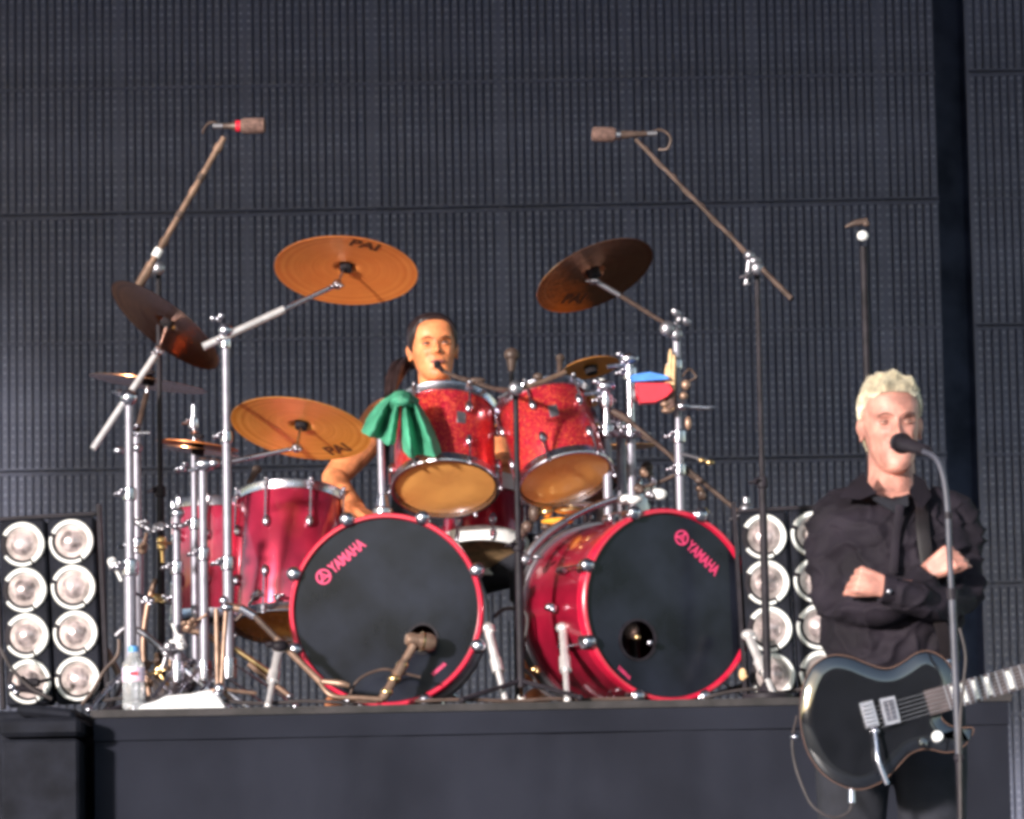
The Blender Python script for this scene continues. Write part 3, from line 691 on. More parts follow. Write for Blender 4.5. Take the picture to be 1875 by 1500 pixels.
# side arms on that stand
t2_ = thing('side_clamp', 'short chrome arm and wing nuts sticking out right of the red block', 'clamp', P(1248, 745, -.04))
g = G(); g.cyl(P(1245, 744, -.05), P(1300, 747, -.05), .009); g.ball(P(1250, 744, -.06), (.022, .016, .014)); g.ball(P(1300, 746, -.05), (.018, .008, .007)); g.out('arm', MT['chrome'], t2_)
g = G(); g.ball(P(1256, 705, -.05), (.015, .012, .017)); g.ball(P(1252, 725, -.05), (.014, .012, .013)); g.ball(P(1260, 775, -.05), (.011, .010, .022)); g.ball(P(1218, 740, -.07), (.016, .012, .010)); g.ball(P(1222, 752, -.07), (.02, .012, .009)); g.cyl(P(1215, 738, -.06), P(1248, 748, -.05), .006); g.out('knob', MT['tan'], t2_)
g = G(); g.tube(spline([P(1250, 690, -.03), P(1262, 676, -.02), P(1274, 690, -.02), P(1262, 698, -.02)]), .004, 8); g.out('wire_loop', MT['brownm'], t2_)
t3_ = thing('side_clamp', 'lower side arm with a brass wing nut on the right boom stand', 'clamp', P(1255, 835, -.03))
g = G(); g.tube([P(1245, 830, -.03), P(1275, 838, -.03), P(1300, 845, -.03)], .006, 8); g.out('arm', MT['dull'], t3_)
g = G(); g.ball(P(1285, 843, -.04), (.012, .01, .008)); g.ball(P(1300, 847, -.04), (.014, .008, .008)); g.out('knob', MT['brass'], t3_)
# drumsticks in a holder
t = thing('drumstick_holder', 'pale wooden drumsticks standing against the right boom stand', 'drumsticks', P(1228, 740, -.05))
for dx, top in ((-7, 668), (-1, 640), (5, 650)):
    g = G(); a, b = P(1226 + dx, 750, -.06), P(1229 + dx, top, -.05); g.tube([a, a.lerp(b, .9), b], [.0075, .0072, .004], 10); g.out('drumstick', MT['wood'], t)
g = G(); g.tube([P(1226, 748, -.055), P(1227, 715, -.055)], .018, 14); g.out('cup', MT['foam'], t)

# percussion blocks
def block(label, pts, Y0, Y1, mt):
    g = G(); n = len(pts)
    f = [P(x, y, Y0) for x, y in pts]; bk = [P(x, y, Y0) + V((0, Y1 - Y0, .01)) for x, y in pts]; cen = sum(f, V((0, 0, 0))) / n
    g.v = [p.lerp(cen, .07) + V((0, -.006, 0)) for p in f] + f + bk
    for i in range(n):
        j = (i + 1) % n; g.f += [(i, j, n + j, n + i), (n + i, n + j, 2 * n + j, 2 * n + i)]
    g.f += [tuple(range(n - 1, -1, -1)), tuple(range(2 * n, 3 * n))]
    tag(g.out('percussion_block', MT[mt]), label, 'percussion block')
block('blue percussion block on top of the red one', [(1153, 692), (1158, 686), (1190, 681), (1222, 688), (1228, 695), (1158, 700)], -.08, .02, 'blue')
block('red percussion block clamped below the blue one', [(1164, 701), (1226, 701), (1234, 715), (1222, 727), (1200, 738), (1172, 739), (1165, 722)], -.09, .03, 'redp')
g = G(); g.ball(P(1161, 722, -.06), (.012, .02, .028)); g.cyl(P(1160, 722, -.03), P(1175, 722, 0), .008); tag(g.out('block_clamp', MT['dull']), 'small steel clamp at the left end of the red percussion block', 'clamp')

# ------------------------------------------------------------------ microphones and mic stands
def foam_mic(label, a, b, neck_end, tail, accent, rr=.0245):
    t = thing('microphone', label, 'microphone', a)
    d = (b - a).normalized(); M = frame(a, d); L = (b - a).length
    g = G(); g.lathe([(.0, 0), (rr * .7, .001), (rr * .96, .006), (rr, .02), (rr, L - .012), (rr * .8, L - .002), (rr * .5, L)], M, 28); g.out('foam_cover', MT['foam'], t)
    g = G(); g.cyl(b, b + d * .014, rr * .72, 20); g.out('ring', MT[accent], t)
    g = G(); g.tube([b + d * .014, b.lerp(neck_end, .6), neck_end], [rr * .62, rr * .42, rr * .34], 16); g.out('body', MT['brownm'], t)
    g = G(); g.cyl(neck_end - d * .0, neck_end + (neck_end - b).normalized() * .03, rr * .40, 14); g.out('plug', MT['dull'], t)
    g = G(); g.tube(spline([neck_end] + tail), .0042, 8); g.out('cable', MT['brownm'], t)
    return t
foam_mic('overhead microphone with brown foam cover at the upper left', P(487, 230, -.1), P(440, 231, -.1), P(408, 231, -.1), [P(388, 224, -.1), P(376, 232, -.09), P(371, 244, -.08)], 'redp')
foam_mic('overhead microphone with brown foam cover above the right crash cymbal', P(1083, 246, -.1), P(1128, 247, -.1), P(1185, 245, -.1), [P(1210, 238, -.1), P(1228, 252, -.1), P(1222, 272, -.09), P(1206, 274, -.08)], 'chrome', .0232)

def boom_stand(label, px, ytop, Y, a, b, col='brownm', r=.0095, zb=None, tri=True, extra=(), colB=None):
    pt = P(px, ytop, Y); zb = ZT if zb is None else zb
    t = thing('microphone_stand', label, 'microphone stand', (pt.x, Y, zb))
    g = G(); zm = zb + (pt.z - zb) * .5; g.cyl((pt.x, Y, pt.z), (pt.x, Y, zm), .0085); g.out('tube', MT['black'], t)
    g = G(); g.cyl((pt.x, Y, zm), (pt.x, Y, zb + .05), .012); g.out('tube', MT['black'], t)
    g = G(); clamp(g, (pt.x, Y, zm), s=1.0); g.out('collar', MT['black'], t)
    g = G(); g.ball((pt.x, Y - .01, pt.z), (.022, .018, .024)); wing(g, (pt.x - .02, Y - .02, pt.z - .02), (-.8, -.5, -.2), 1.4); g.out('boom_clamp', MT['dull'], t)
    if a is not None:
        rod(t, 'boom', a, b, r, colB or col)
    if tri:
        for k in range(3):
            q = R_(90 + 120 * k); d = V((math.cos(q), math.sin(q), 0)); bs = V((pt.x, Y, zb))
            g = G(); g.tube([bs + V((0, 0, .07)), bs + d * .2 + V((0, 0, .012))], .007, 8); g.ball(bs + d * .2 + V((0, 0, .011)), .011, n=10); g.out('leg', MT['black'], t)
    return t
# left overhead
a, b = P(410, 252, -.1), P(252, 526, -.16)
t = boom_stand('dark stand with the bronze boom of the left overhead microphone', 290, 492, .02, a, b, r=.0100, colB='tan')
for u, r_, mt in ((.07, .014, 'tan'), (.27, .0135, 'brownm'), (.36, .0125, 'tan'), (.52, .0125, 'brownm'), (.70, .0135, 'tan'), (.86, .0135, 'brownm')):
    p = a.lerp(b, u); d = (b - a).normalized() * .011; g = G(); g.cyl(p - d, p + d, r_); g.out('tape_band', MT[mt], t)
p = a.lerp(b, .775); d = (b - a).normalized() * .014; g = G(); g.cyl(p - d, p + d, .0145); g.out('bright_collar', MT['white'], t)
d = (b - a).normalized(); g = G(); g.cyl(b - d * .085, b, .0145); g.out('counterweight', MT['tan'], t)
# right overhead
a, b = P(1165, 256, -.1), P(1450, 548, -.45)
t = boom_stand('thin dark stand with a long boom for the right overhead microphone', 1386, 492, -.37, a, b, r=.0065, tri=False)
g = G(); g.lathe([(.075, 0), (.075, .012), (.03, .022), (.014, .05)], Matrix.Translation((P(1386, 492, -.37).x, -.37, ZT + .001)), 24); g.out('base', MT['black'], t)
pts = []
for i in range(60):
    u = .04 + .72 * i / 59; p = a.lerp(b, u); an = i * .42; pts.append(p + RT * .007 * math.cos(an) + UP * .007 * math.sin(an) + V((0, .008 * math.sin(an), 0)))
g = G(); g.tube(pts, .0036, 8); g.out('cable', MT['brownm'], t)
g = G(); p = P(1372, 468, -.37); g.ball(p, .017); g.ball(P(1382, 478, -.37), (.020, .015, .016)); g.tube([p, P(1366, 520, -.37)], .005, 8); g.ball(P(1368, 520, -.37), (.014, .008, .006)); g.out('joint', MT['dull'], t)
g = G(); g.tube([b.lerp(a, .24), b], [.0085, .0085], 10); g.out('boom_tail', MT['brownm'], t)
# tall thin stand near the column
pt = P(1581, 452, .5); t = thing('microphone_stand', 'slim dark stand with a pale knob, behind and above the singer', 'microphone stand', (pt.x, .5, ZT))
rod(t, 'tube', (pt.x, .5, ZT), (pt.x, .5, pt.z), .0125, 'black'); g = G(); g.ball(P(1580, 432, .48), (.019, .016, .017)); g.out('knob', MT['white'], t)
g = G(); g.tube(spline([P(1548, 416, .48), P(1565, 409, .48), P(1588, 405, .48)]), [.004, .010, .012], 10); g.ball(P(1586, 410, .48), (.013, .012, .010)); g.out('clip', MT['brownm'], t)
g = G(); g.lathe([(.11, 0), (.11, .012), (.03, .022), (.014, .03)], Matrix.Translation((pt.x, .5, ZT)), 28); g.out('base', MT['black'], t)

# drummer's vocal mic stand between the bass drums
t = boom_stand('dark upright stand between the bass drums', 944, 712, -.34, None, None)
g = G(); g.tube(spline([P(806, 676, .45), P(835, 690, .35), P(870, 700, .2), P(905, 712, 0), P(944, 715, -.33)]), [.006, .007, .0085, .0075, .008], 10); g.out('boom', MT['brownm'], t)
g = G(); g.tube(spline([P(944, 715, -.33), P(990, 700, -.3), P(1035, 682, -.25)]), .008, 10); g.out('boom_tail', MT['tan'], t)
g = G(); g.ball(P(872, 697, .18), (.03, .012, .010)); g.ball(P(985, 690, -.3), (.016, .012, .012)); g.out('clip', MT['brownm'], t)
t = thing('microphone', 'small black microphone in front of the drummer\'s mouth', 'microphone', P(803, 660, .46))
g = G(); g.ball(P(801, 668, .47), (.012, .014, .014)); g.out('grille', MT['black'], t); g = G(); g.tube([P(802, 670, .46), P(812, 680, .42)], [.009, .007]); g.out('body', MT['black'], t)
# dark mics over the kit
def dark_mic(label, p, q, r=.014):
    t = thing('microphone', label, 'microphone', p); g = G(); g.ball(p, (r * 1.2, r, r * 1.1)); g.out('grille', MT['brownm'], t)
    g = G(); g.tube([p, p.lerp(q, .5), q], [r * .9, r * .7, r * .5]); g.out('body', MT['brownm'], t); return t
dark_mic('blurry dark microphone upright between drummer and right tom', P(937, 650, .9), P(936, 680, .9), .022)
rod_t = thing('microphone_stand', 'thin dark stand behind the gap between the rack toms', 'microphone stand', P(936, 690, .9)); rod(rod_t, 'tube', P(936, 678, .9), V((P(936, 690, .9).x, .9, ZT)), .008, 'black')
dark_mic('dark clip microphone beside the splash cymbal', P(1026, 656, .15), P(1024, 690, .1), .012)
dark_mic('dark microphone between the right posts and bass drum', P(1185, 855, .3), P(1195, 885, .3), .016)
dark_mic('dark microphone hanging over the left floor toms', P(470, 860, .5), P(445, 905, .45), .013)
# lower right boom mic stand
t = boom_stand('pale topped stand right of the bass drums with a long dark boom', 1366, 935, .0, P(1160, 778, .0), P(1362, 945, .0), r=.0075)
rod(t, 'sleeve', P(1366, 912, 0), P(1369, 1000, 0), .0115, 'dull')
g = G(); g.tube(spline([P(1175, 800, -.01), P(1215, 822, -.01), P(1250, 862, -.01), P(1300, 892, -.01)]), .0042, 8); g.ball(P(1280, 880, -.02), (.014, .01, .01)); g.out('cable', MT['brownm'], t)
t = thing('microphone', 'small dark microphone at the end of the right boom', 'microphone', P(1158, 776, 0)); g = G(); g.tube([P(1120, 752, -.0), P(1140, 763, 0), P(1160, 778, 0)], [.010, .012, .008]); g.out('body', MT['brownm'], t)

# kick drum microphone
t = thing('microphone', 'bronze kick drum microphone at the left bass drum port', 'microphone', P(768, 1175, -.36))
M = frame(P(742, 1170, -.37), (P(798, 1178, -.34) - P(742, 1170, -.37)), (0, 0, 1))
g = G(); g.lathe([(.0, 0), (.016, .003), (.022, .016), (.020, .035), (.022, .040), (.0275, .052), (.0275, .078), (.022, .090), (.0, .093)], M, 28); g.out('capsule', MT['tan'], t)
g = G(); g.ring(.0285, .0255, .050, .056, M, 28); g.out('band', MT['brass'], t)
t = thing('microphone_stand', 'short bronze floor stand leaning in front of the left bass drum', 'microphone stand', V((P(705, 1285, -.4).x, -.4, ZT)))
a, b = P(757, 1182, -.37), P(700, 1281, -.41)
pts = [a.lerp(b, u) for u in (0, .3, .32, .55, .57, .8, .82, 1)]
g = G(); g.tube(pts, [.013, .012, .016, .017, .0125, .0125, .015, .014], 14); g.out('tube', MT['tan'], t)
for u in (.36, .62, .86): p = a.lerp(b, u); g = G(); g.ball(p, (.019, .016, .014)); g.out('collar', MT['brass'], t)
g = G(); g.tube(spline([b, P(672, 1281, -.42), P(640, 1284, -.40)]), [.010, .009, .006], 10); g.out('foot', MT['brownm'], t)
g = G(); g.tube(spline([P(770, 1240, -.38), P(735, 1232, -.38), P(700, 1226, -.38), P(660, 1242, -.39), P(642, 1270, -.4), P(655, 1284, -.42), P(690, 1286, -.42)], 8), .0042, 8)
tag(g.out('cable', MT['brownm']), 'cable looping round the foot of the kick microphone stand', 'cable')
t = thing('microphone', 'microphone resting inside the port of the right bass drum', 'microphone', P(1160, 1165, -.2))
g = G(); M = frame(P(1150, 1150, -.24), (P(1172, 1178, -.30) - P(1150, 1150, -.24))); g.lathe([(0, -.03), (.02, -.028), (.026, 0), (.026, .025), (.012, .045)], M, 24); g.out('capsule', MT['foam'], t)
g = G(); g.ball(P(1167, 1167, -.31), (.010, .008, .009)); g.out('screw', MT['brass'], t); g = G(); g.ball(P(1190, 1177, -.31), (.009, .007, .010)); g.out('clip', MT['chrome'], t)

# drummer's hardware at lower left: leaning booms, tripods, pedals and cables
t = thing('microphone_stand', 'low stand with a dark boom leaning across the left bass drum rim', 'microphone stand', P(420, 1285, -.38))
a, b = P(452, 1118, -.40), P(622, 1262, -.42)
rod(t, 'boom', P(410, 1108, -.39), a, .011, 'tan'); g = G(); g.ball(P(410, 1100, -.39), (.014, .012, .015)); g.ball(P(416, 1112, -.40), (.022, .014, .012)); g.out('clamp', MT['chrome'], t)
rod(t, 'sleeve', P(440, 1113, -.4), P(466, 1128, -.4), .0125, 'chrome'); rod(t, 'boom', P(462, 1124, -.4), P(515, 1178, -.4), .0095, 'brownm')
rod(t, 'boom', P(505, 1168, -.4), P(592, 1254, -.4), .0105, 'tan')
g = G(); g.ball(P(512, 1183, -.42), (.026, .02, .018)); g.ball(P(497, 1180, -.42), (.02, .016, .010)); g.out('joint', MT['black'], t)
for dx in (-14, 4): rod(t, 'tube', P(410 + dx, 1115, -.38), P(403 + dx * .3, 1272, -.38), .0075, 'tan')
g = G(); g.ball(P(402, 1262, -.39), (.016, .012, .020)); g.ball(P(400, 1270, -.42), (.016, .012, .010)); g.out('foot_joint', MT['chrome'], t)
for q in ((340, 1276), (470, 1270), (425, 1284)): rod(t, 'leg', P(402, 1262, -.38), P(q[0], q[1], -.36), .006, 'tan')
g = G(); g.tube(spline([P(590, 1248, -.41), P(625, 1252, -.42), P(640, 1256, -.42)]), [.008, .010, .007], 10); g.tube(spline([P(585, 1250, -.41), P(608, 1274, -.43), P(660, 1278, -.43), P(700, 1281, -.42)]), .0075, 10)
tag(g.out('cable', MT['tan']), 'thick cable lying from the leaning boom to the kick microphone', 'cable')
for (x0, y0, x1, y1, r, mt, lab) in (
    (430, 1188, 505, 1240, .009, 'brass', 'upper brass coloured leg under the floor tom'),
    (455, 1215, 530, 1275, .009, 'tan', 'lower bronze leg under the floor tom')):
    t = thing('tripod_leg', lab, 'stand leg', P(x1, y1, -.2)); rod(t, 'tube', P(x0, y0, -.2), P(x1, y1, -.2), r, mt, 10); g = G(); g.ball(P(x1, y1, -.2), (.012, .01, .01)); g.out('foot', MT['dull'], t)
random.seed(21)
t = thing('pedal', 'hi-hat pedal and its brass linkage behind the water bottle', 'pedal', V((P(300, 1285, -.1).x, -.1, ZT)))
M = frame(P(300, 1268, -.12), (0, -.45, 1)); g = G(); g.box((0, 0, 0), (.075, .22, .010), M, bev=.004); g.out('footboard', MT['dull'], t)
g = G(); g.box(P(300, 1283, -.1), (.09, .26, .008)); g.out('base_plate', MT['black'], t)
for dx in (-16, 14): rod(t, 'post', P(300 + dx, 1282, -.02), P(300 + dx * .8, 1195, -.02), .007, 'tan')
g = G(); g.tube(spline([P(287, 1225, -.05), P(300, 1245, -.06), P(312, 1260, -.08)]), .006, 8); g.out('chain', MT['brass'], t)
clampspots = [(208, 1034, 'white'), (296, 996, 'brass'), (262, 1003, 'tan'), (272, 1098, 'chrome'), (290, 1095, 'brass'), (330, 1175, 'white'), (307, 1190, 'dull'), (293, 1224, 'brass'), (325, 1230, 'orange'), (345, 1215, 'chrome'),
 (308, 1100, 'chrome'), (470, 1090, 'chrome'), (512, 1095, 'chrome'), (265, 1220, 'brownm'), (225, 1240, 'dull'), (385, 1270, 'dull'), (350, 1145, 'tan'), (420, 1150, 'brownm'), (280, 1250, 'tan'), (340, 1255, 'black'), (258, 960, 'dull'), (290, 965, 'dull')]
WHERE = ['standing alone left of the far left stand', 'glinting between the far left stand and the narrow floor tom', 'right against the far left pole, level with the top lamps', 'level with the second lamp row beside the far left pole',
 'just left of the narrower floor tom, low on its shell', 'low in front of the short stand, brightest of its cluster', 'low on the short stand right above the pedal', 'right of the bottle cap', 'under the narrower floor tom, above the towel', 'slanting above the left end of the towel',
 'beside the brass one low left of the narrower floor tom', 'low on the larger floor tom beside the tall stand', 'between the larger floor tom and left bass drum', 'touching the bottle cap on its right', 'at the left shoulder of the bottle', 'at the foot of the tall front stand',
 'between the short stand and the ride cymbal stand', 'under the larger floor tom beside the tall stand', 'low behind the bottle label', 'just above the right half of the towel', 'high on the far left stand', 'high between the far left stand and the short stand']
for i, (x, y, mt) in enumerate(clampspots):
    g = G(); p = P(x, y, -.06 + random.uniform(-.08, .1)); s = random.uniform(.8, 1.25)
    d = V((random.uniform(-1, 1), random.uniform(-.3, .3), random.uniform(-1, 1)))
    M = frame(p, d); g.lathe([(.008 * s, -.02 * s), (.013 * s, -.014 * s), (.013 * s, .012 * s), (.007 * s, .018 * s)], M, 12); wing(g, p + V((0, -.012, 0)), d.cross(V((0, 1, 0))) + V((0, -.6, 0)), s)
    g.cyl(p, p + d.normalized() * .05 * s, .005, 8)
    col_ = {'white': 'shiny white', 'brass': 'brass', 'tan': 'bronze', 'chrome': 'chrome', 'dull': 'grey steel', 'orange': 'orange', 'brownm': 'dark brown', 'black': 'black'}[mt]
    tag(g.out('clamp', MT[mt]), f'small {col_} clamp {WHERE[i]}', 'clamp', 'clamps scattered over the left hardware')
for i, (pts, r, mt, lab) in enumerate((
    ([(212, 1165), (232, 1150), (262, 1160), (300, 1192), (322, 1214)], .010, 'dull', 'bent grey tube crossing the left stands at bottle height'),
    ([(285, 1060), (270, 1110), (262, 1190), (275, 1285)], .0085, 'tan', 'slim bronze tube slanting down behind the bottle'),
    ([(320, 1150), (350, 1155), (372, 1160), (392, 1172), (410, 1195)], .009, 'tan', 'bent bronze arm under the narrower floor tom'),
    ([(330, 1200), (352, 1226), (375, 1258)], .010, 'dull', 'short grey leg slanting behind the towel'),
    ([(195, 1190), (215, 1230), (232, 1262)], .010, 'tan', 'bronze leg slanting left of the bottle'),
    ([(232, 1262), (250, 1240), (272, 1215)], .008, 'brownm', 'dark leg rising right behind the bottle'))):
    g = G(); g.tube(spline([P(x, y, -.02 + .04 * i) for x, y in pts]), r, 10); tag(g.out('metal_tube', MT[mt]), lab, 'stand tube')
cabs = [([(190, 1283), (240, 1278), (300, 1284), (350, 1279), (470, 1288), (560, 1284), (640, 1287)], -.38, 'black cable along the riser edge below the floor toms'),
 ([(760, 1284), (850, 1281), (935, 1284), (1010, 1280), (1075, 1281), (1160, 1279)], -.40, 'brown cable along the riser edge below the bass drums'),
 ([(960, 1225), (975, 1240), (990, 1262), (1020, 1280), (1060, 1282)], -.3, 'cable hanging down beside the dark upright stand'),
 ([(1290, 1278), (1330, 1268), (1380, 1262), (1420, 1268), (1470, 1262)], -.25, 'cable bundle on the riser below the right lamps'),
 ([(905, 1130), (925, 1115), (960, 1120), (965, 1150), (948, 1220)], -.1, 'thin cable hanging behind the dark upright stand'),
 ([(150, 1290), (170, 1265), (190, 1230), (215, 1200), (218, 1170)], -.2, 'thin brown cable rising beside the left lamps'),
 ([(0, 1185), (15, 1215), (35, 1240), (60, 1262), (95, 1280)], -.15, 'grey cable crossing the lowest left lamp')]
for pts, Y, lab in cabs:
    g = G(); g.tube(spline([V((p.x, p.y, max(p.z, ZT + .006 if p.z < ZT + .02 else p.z))) for p in [P(x, y, Y) for x, y in pts]], 8), .0055, 8); tag(g.out('cable', MT['brownm'] if 'brown' in lab else MT['cable']), lab, 'cable')
# things under the left lamps
t = thing('lamp_clamp', 'black hook clamp hanging in front of the lowest left lamp', 'clamp', P(55, 1255, -.12))
g = G(); g.box(P(55, 1250, -.12), (.06, .03, .025), Matrix(), bev=.006); g.tube(spline([P(40, 1240, -.12), P(60, 1250, -.13), P(95, 1243, -.1)]), .006, 8); g.tube(spline([P(25, 1262, -.13), P(50, 1262, -.13), P(78, 1270, -.13)]), .011, 8); g.out('hook', MT['black'], t)
g = G(); g.ball(P(22, 1258, -.14), (.014, .012, .014)); g.ball(P(30, 1268, -.14), (.012, .01, .01)); g.out('screw', MT['chrome'], t)
# right side odds and ends
t = thing('orange_tape_roll', 'small orange disc under the dark upright stand', 'tape roll', P(955, 1262, -.2))
g = G(); M = Matrix.Translation(V((P(957, 1262, -.2).x, -.2, ZT))); g.ring(.022, .010, .0, .022, M, 28); g.out('roll', MT['orange'], t)
g = G(); M = Matrix.Translation(V((P(955, 1262, -.2).x, -.2, ZT + .0225))); g.lathe([(.012, 0), (.012, .010), (.009, .014)], M, 16); g.out('plug', MT['white'], t)
for (x, y, sx, mt, lab) in ((1360, 1235, .012, 'wood', 'small yellowish tag near the right bass drum spur'), (980, 1226, .016, 'brass', 'bright brass nut on the right bass drum shell foot'), (1008, 1112, .020, 'chrome', 'chrome tension knob left of the right bass drum hoop')):
    g = G(); g.ball(P(x, y, -.22), (sx, .01, sx * (1.6 if mt == 'wood' else .65))); g.ball(P(x + 5, y + 4, -.22), (sx * .6, .01, sx * .5)); tag(g.out('fitting', MT[mt]), lab, 'fitting')
# reddish clutter between right tom and bass drum
t = thing('snare_stand', 'cluster of dark and gold fittings under the right rack tom', 'stand', P(1010, 940, .1))
for (x, y, sx, sz, mt) in ((1000, 938, .02, .018, 'brass'), (1040, 935, .045, .012, 'brass'), (985, 985, .012, .01, 'dull'), (1065, 925, .05, .009, 'dull'), (1020, 955, .05, .012, 'orange'), (965, 965, .018, .02, 'brownm'), (978, 940, .018, .028, 'brownm'), (1075, 930, .014, .010, 'chrome'), (955, 975, .016, .02, 'brownm'), (1000, 965, .018, .012, 'brownm')):
    g = G(); g.ball(P(x, y, .05), (sx, .02, sz)); g.ball(P(x + 6, y - 3, .06), (sx * .6, .015, sz * .7)); g.out('fitting', MT[mt], t)
g = G(); g.tube(spline([P(1130, 912, -.02), P(1085, 928, -.03), P(1045, 948, -.05), P(1030, 958, -.06)]), .010, 12); g.out('bent_tube', MT['chrome'], t)
g = G(); g.tube(spline([P(1035, 955, -.1), P(1005, 975, -.12), P(975, 1005, -.14), P(962, 1030, -.15)]), [.012, .0125, .0125, .010], 14); g.ball(P(962, 1025, -.16), (.022, .014, .018)); g.ball(P(985, 1020, -.16), (.018, .01, .008)); g.out('hoop_tube', MT['dull'], t)
# right mess near bass drum top
t = thing('hardware_cluster', 'chrome and bronze hardware above the right bass drum hoop', 'clamp', P(1190, 915, .05))
for (x, y, sx, sz, mt) in ((1178, 865, .014, .016, 'tan'), (1195, 878, .010, .014, 'chrome'), (1168, 895, .022, .016, 'brownm'), (1205, 905, .03, .018, 'white'), (1150, 915, .045, .016, 'white'), (1190, 905, .02, .016, 'dull'), (1285, 905, .014, .02, 'brownm'), (1290, 935, .010, .010, 'brass'), (1280, 895, .012, .01, 'tan')):
    g = G(); g.ball(P(x, y, .05), (sx, .02, sz)); g.ball(P(x + 5, y + 3, .04), (sx * .6, .015, sz * .7)); g.out('fitting', MT[mt], t)
g = G(); g.tube(spline([P(1180, 892, .05), P(1215, 880, .05), P(1250, 862, .03)]), .006, 8); g.out('arm', MT['brownm'], t)
t = thing('hardware_cluster', 'bright brass wing nuts at the right rim of the right rack tom', 'clamp', P(1072, 740, .0))
for (x, y, sx, sz, mt) in ((1060, 735, .014, .022, 'white'), (1075, 722, .020, .012, 'brass'), (1085, 735, .02, .018, 'brass'), (1092, 780, .012, .01, 'brass'), (1100, 700, .02, .012, 'white'), (1118, 735, .02, .014, 'dull')):
    g = G(); g.ball(P(x, y, .05), (sx, .02, sz)); g.out('fitting', MT[mt], t)

# ------------------------------------------------------------------ towel, bottle, green cloth
g = G(); nx, ny = 44, 16; x0, x1 = P(258, 1290, -.35).x, P(415, 1290, -.35).x
def twz(u, v):
    e = min(1, u / .35) * min(1, (1 - u) / .16) * min(1, v / .12 + .15) * min(1, (1 - v) / .12 + .15)
    return .046 * (max(0, e) ** .6) * (.62 + .5 * u) + .004 * noise.noise(V((u * 7, v * 4, 0)))
for j in range(ny + 1):
    for i in range(nx + 1):
        u, v = i / nx, j / ny; g.v.append(V((x0 + (x1 - x0) * u + .006 * noise.noise(V((v * 5, 2, 0))), -.44 + .17 * v, ZT + .004 + max(0, twz(u, v)))))
nt_ = len(g.v)
for j in range(ny + 1):
    for i in range(nx + 1): q = g.v[j * (nx + 1) + i]; g.v.append(V((q.x, q.y, ZT + .001)))
for j in range(ny):
    for i in range(nx): a = j * (nx + 1) + i; g.f.append((a, a + 1, a + nx + 2, a + nx + 1))
ed = [i for i in range(nx + 1)] + [(j) * (nx + 1) + nx for j in range(1, ny + 1)] + [ny * (nx + 1) + i for i in range(nx - 1, -1, -1)] + [j * (nx + 1) for j in range(ny - 1, 0, -1)]
for k in range(len(ed)): a, b = ed[k], ed[(k + 1) % len(ed)]; g.f.append((a, a + nt_, b + nt_, b))
tag(g.out('towel', MT['towel'], smooth=60), 'white folded towel lying on the riser edge beside the bottle', 'towel')

pb = P(245, 1296, -.40); zb = ZT
t = thing('water_bottle', 'clear plastic water bottle with a blue cap on the riser edge', 'bottle', (pb.x, -.40, zb))
M = Matrix.Translation((pb.x, -.40, zb)); H = P(243, 1183, -.40).z - zb; r = .0335
g = G(); pr = [(0, .001), (r * .8, 0), (r, .008)]
for k in range(8): z = .02 + k * .0065; pr += [(r, z), (r * .95, z + .003)]
pr += [(r, H * .46), (r, H * .66), (r * .92, H * .72), (r * .66, H * .80), (r * .42, H * .87), (r * .38, H * .90), (r * .38, H * .93)]
g.lathe(pr, M, 36); g.out('body', MT['bottle'], t)
g = G(); g.lathe([(r * .47, H * .905), (r * .47, H * .995), (r * .40, H)], M, 24); g.out('cap', MT['cap'], t)
g = G(); g.lathe([(r * 1.012, H * .44), (r * 1.015, H * .66)], M, 36); g.f = g.f[:36]; g.out('label', MT['plabel'], t)
g = G(); g.box((0, 0, 0), (.022, .001, .010), Matrix.Translation((pb.x + .004, -.40 - r * 1.03, zb + H * .56))); g.out('label_print', MT['redp'], t)

# plain green cloth added as a stand-in for a plush figure
def cloth(name, cols, mt, parent, thick=.0018, seed=0):
    """cols: list of columns each a list of (px,py,Y) from top to bottom"""
    g = G(); k = 8; grid = []
    c2 = [spline([P(*p) for p in c], k) for c in cols]; m = len(c2[0]); rows = [spline([c[j] for c in c2], k) for j in range(m)]
    n = len(rows[0])
    for s in (0, 1):
        for j in range(m):
            for i in range(n): p = rows[j][i]; g.v.append(p + V((.002 * noise.noise(p * 60), s * thick + .012 * noise.noise(p * 26 + V((seed, 0, 0))) + .005 * noise.noise(p * 75), .002 * noise.noise(p * 50 + V((4, 0, 0))))))
    for j in range(m - 1):
        for i in range(n - 1): a = j * n + i; b = a + m * n; g.f += [(a, a + 1, a + n + 1, a + n), (b, b + n, b + n + 1, b + 1)]
    bd = list(range(n)) + [j * n + n - 1 for j in range(1, m)] + [(m - 1) * n + i for i in range(n - 2, -1, -1)] + [j * n for j in range(m - 2, 0, -1)]
    for q in range(len(bd)): a, b = bd[q], bd[(q + 1) % len(bd)]; g.f.append((a, a + m * n, b + m * n, b))
    return g.out(name, mt, parent, 60)
t = thing('stand_in_cloth', 'green stand-in cloth for a plush figure beside the left rack tom', 'cloth', P(735, 740, -.2))
cloth('left_fold', [[(716, 722, -.20), (694, 738, -.19), (676, 758, -.18), (661, 790, -.20)], [(720, 724, -.25), (703, 748, -.26), (690, 772, -.27), (676, 800, -.24)], [(724, 728, -.21), (712, 756, -.20), (703, 782, -.19), (694, 803, -.21)],
 [(728, 730, -.26), (722, 762, -.28), (716, 790, -.27), (710, 816, -.25)], [(734, 732, -.22), (731, 765, -.22), (727, 792, -.22), (724, 812, -.22)]], MT['green'], t)
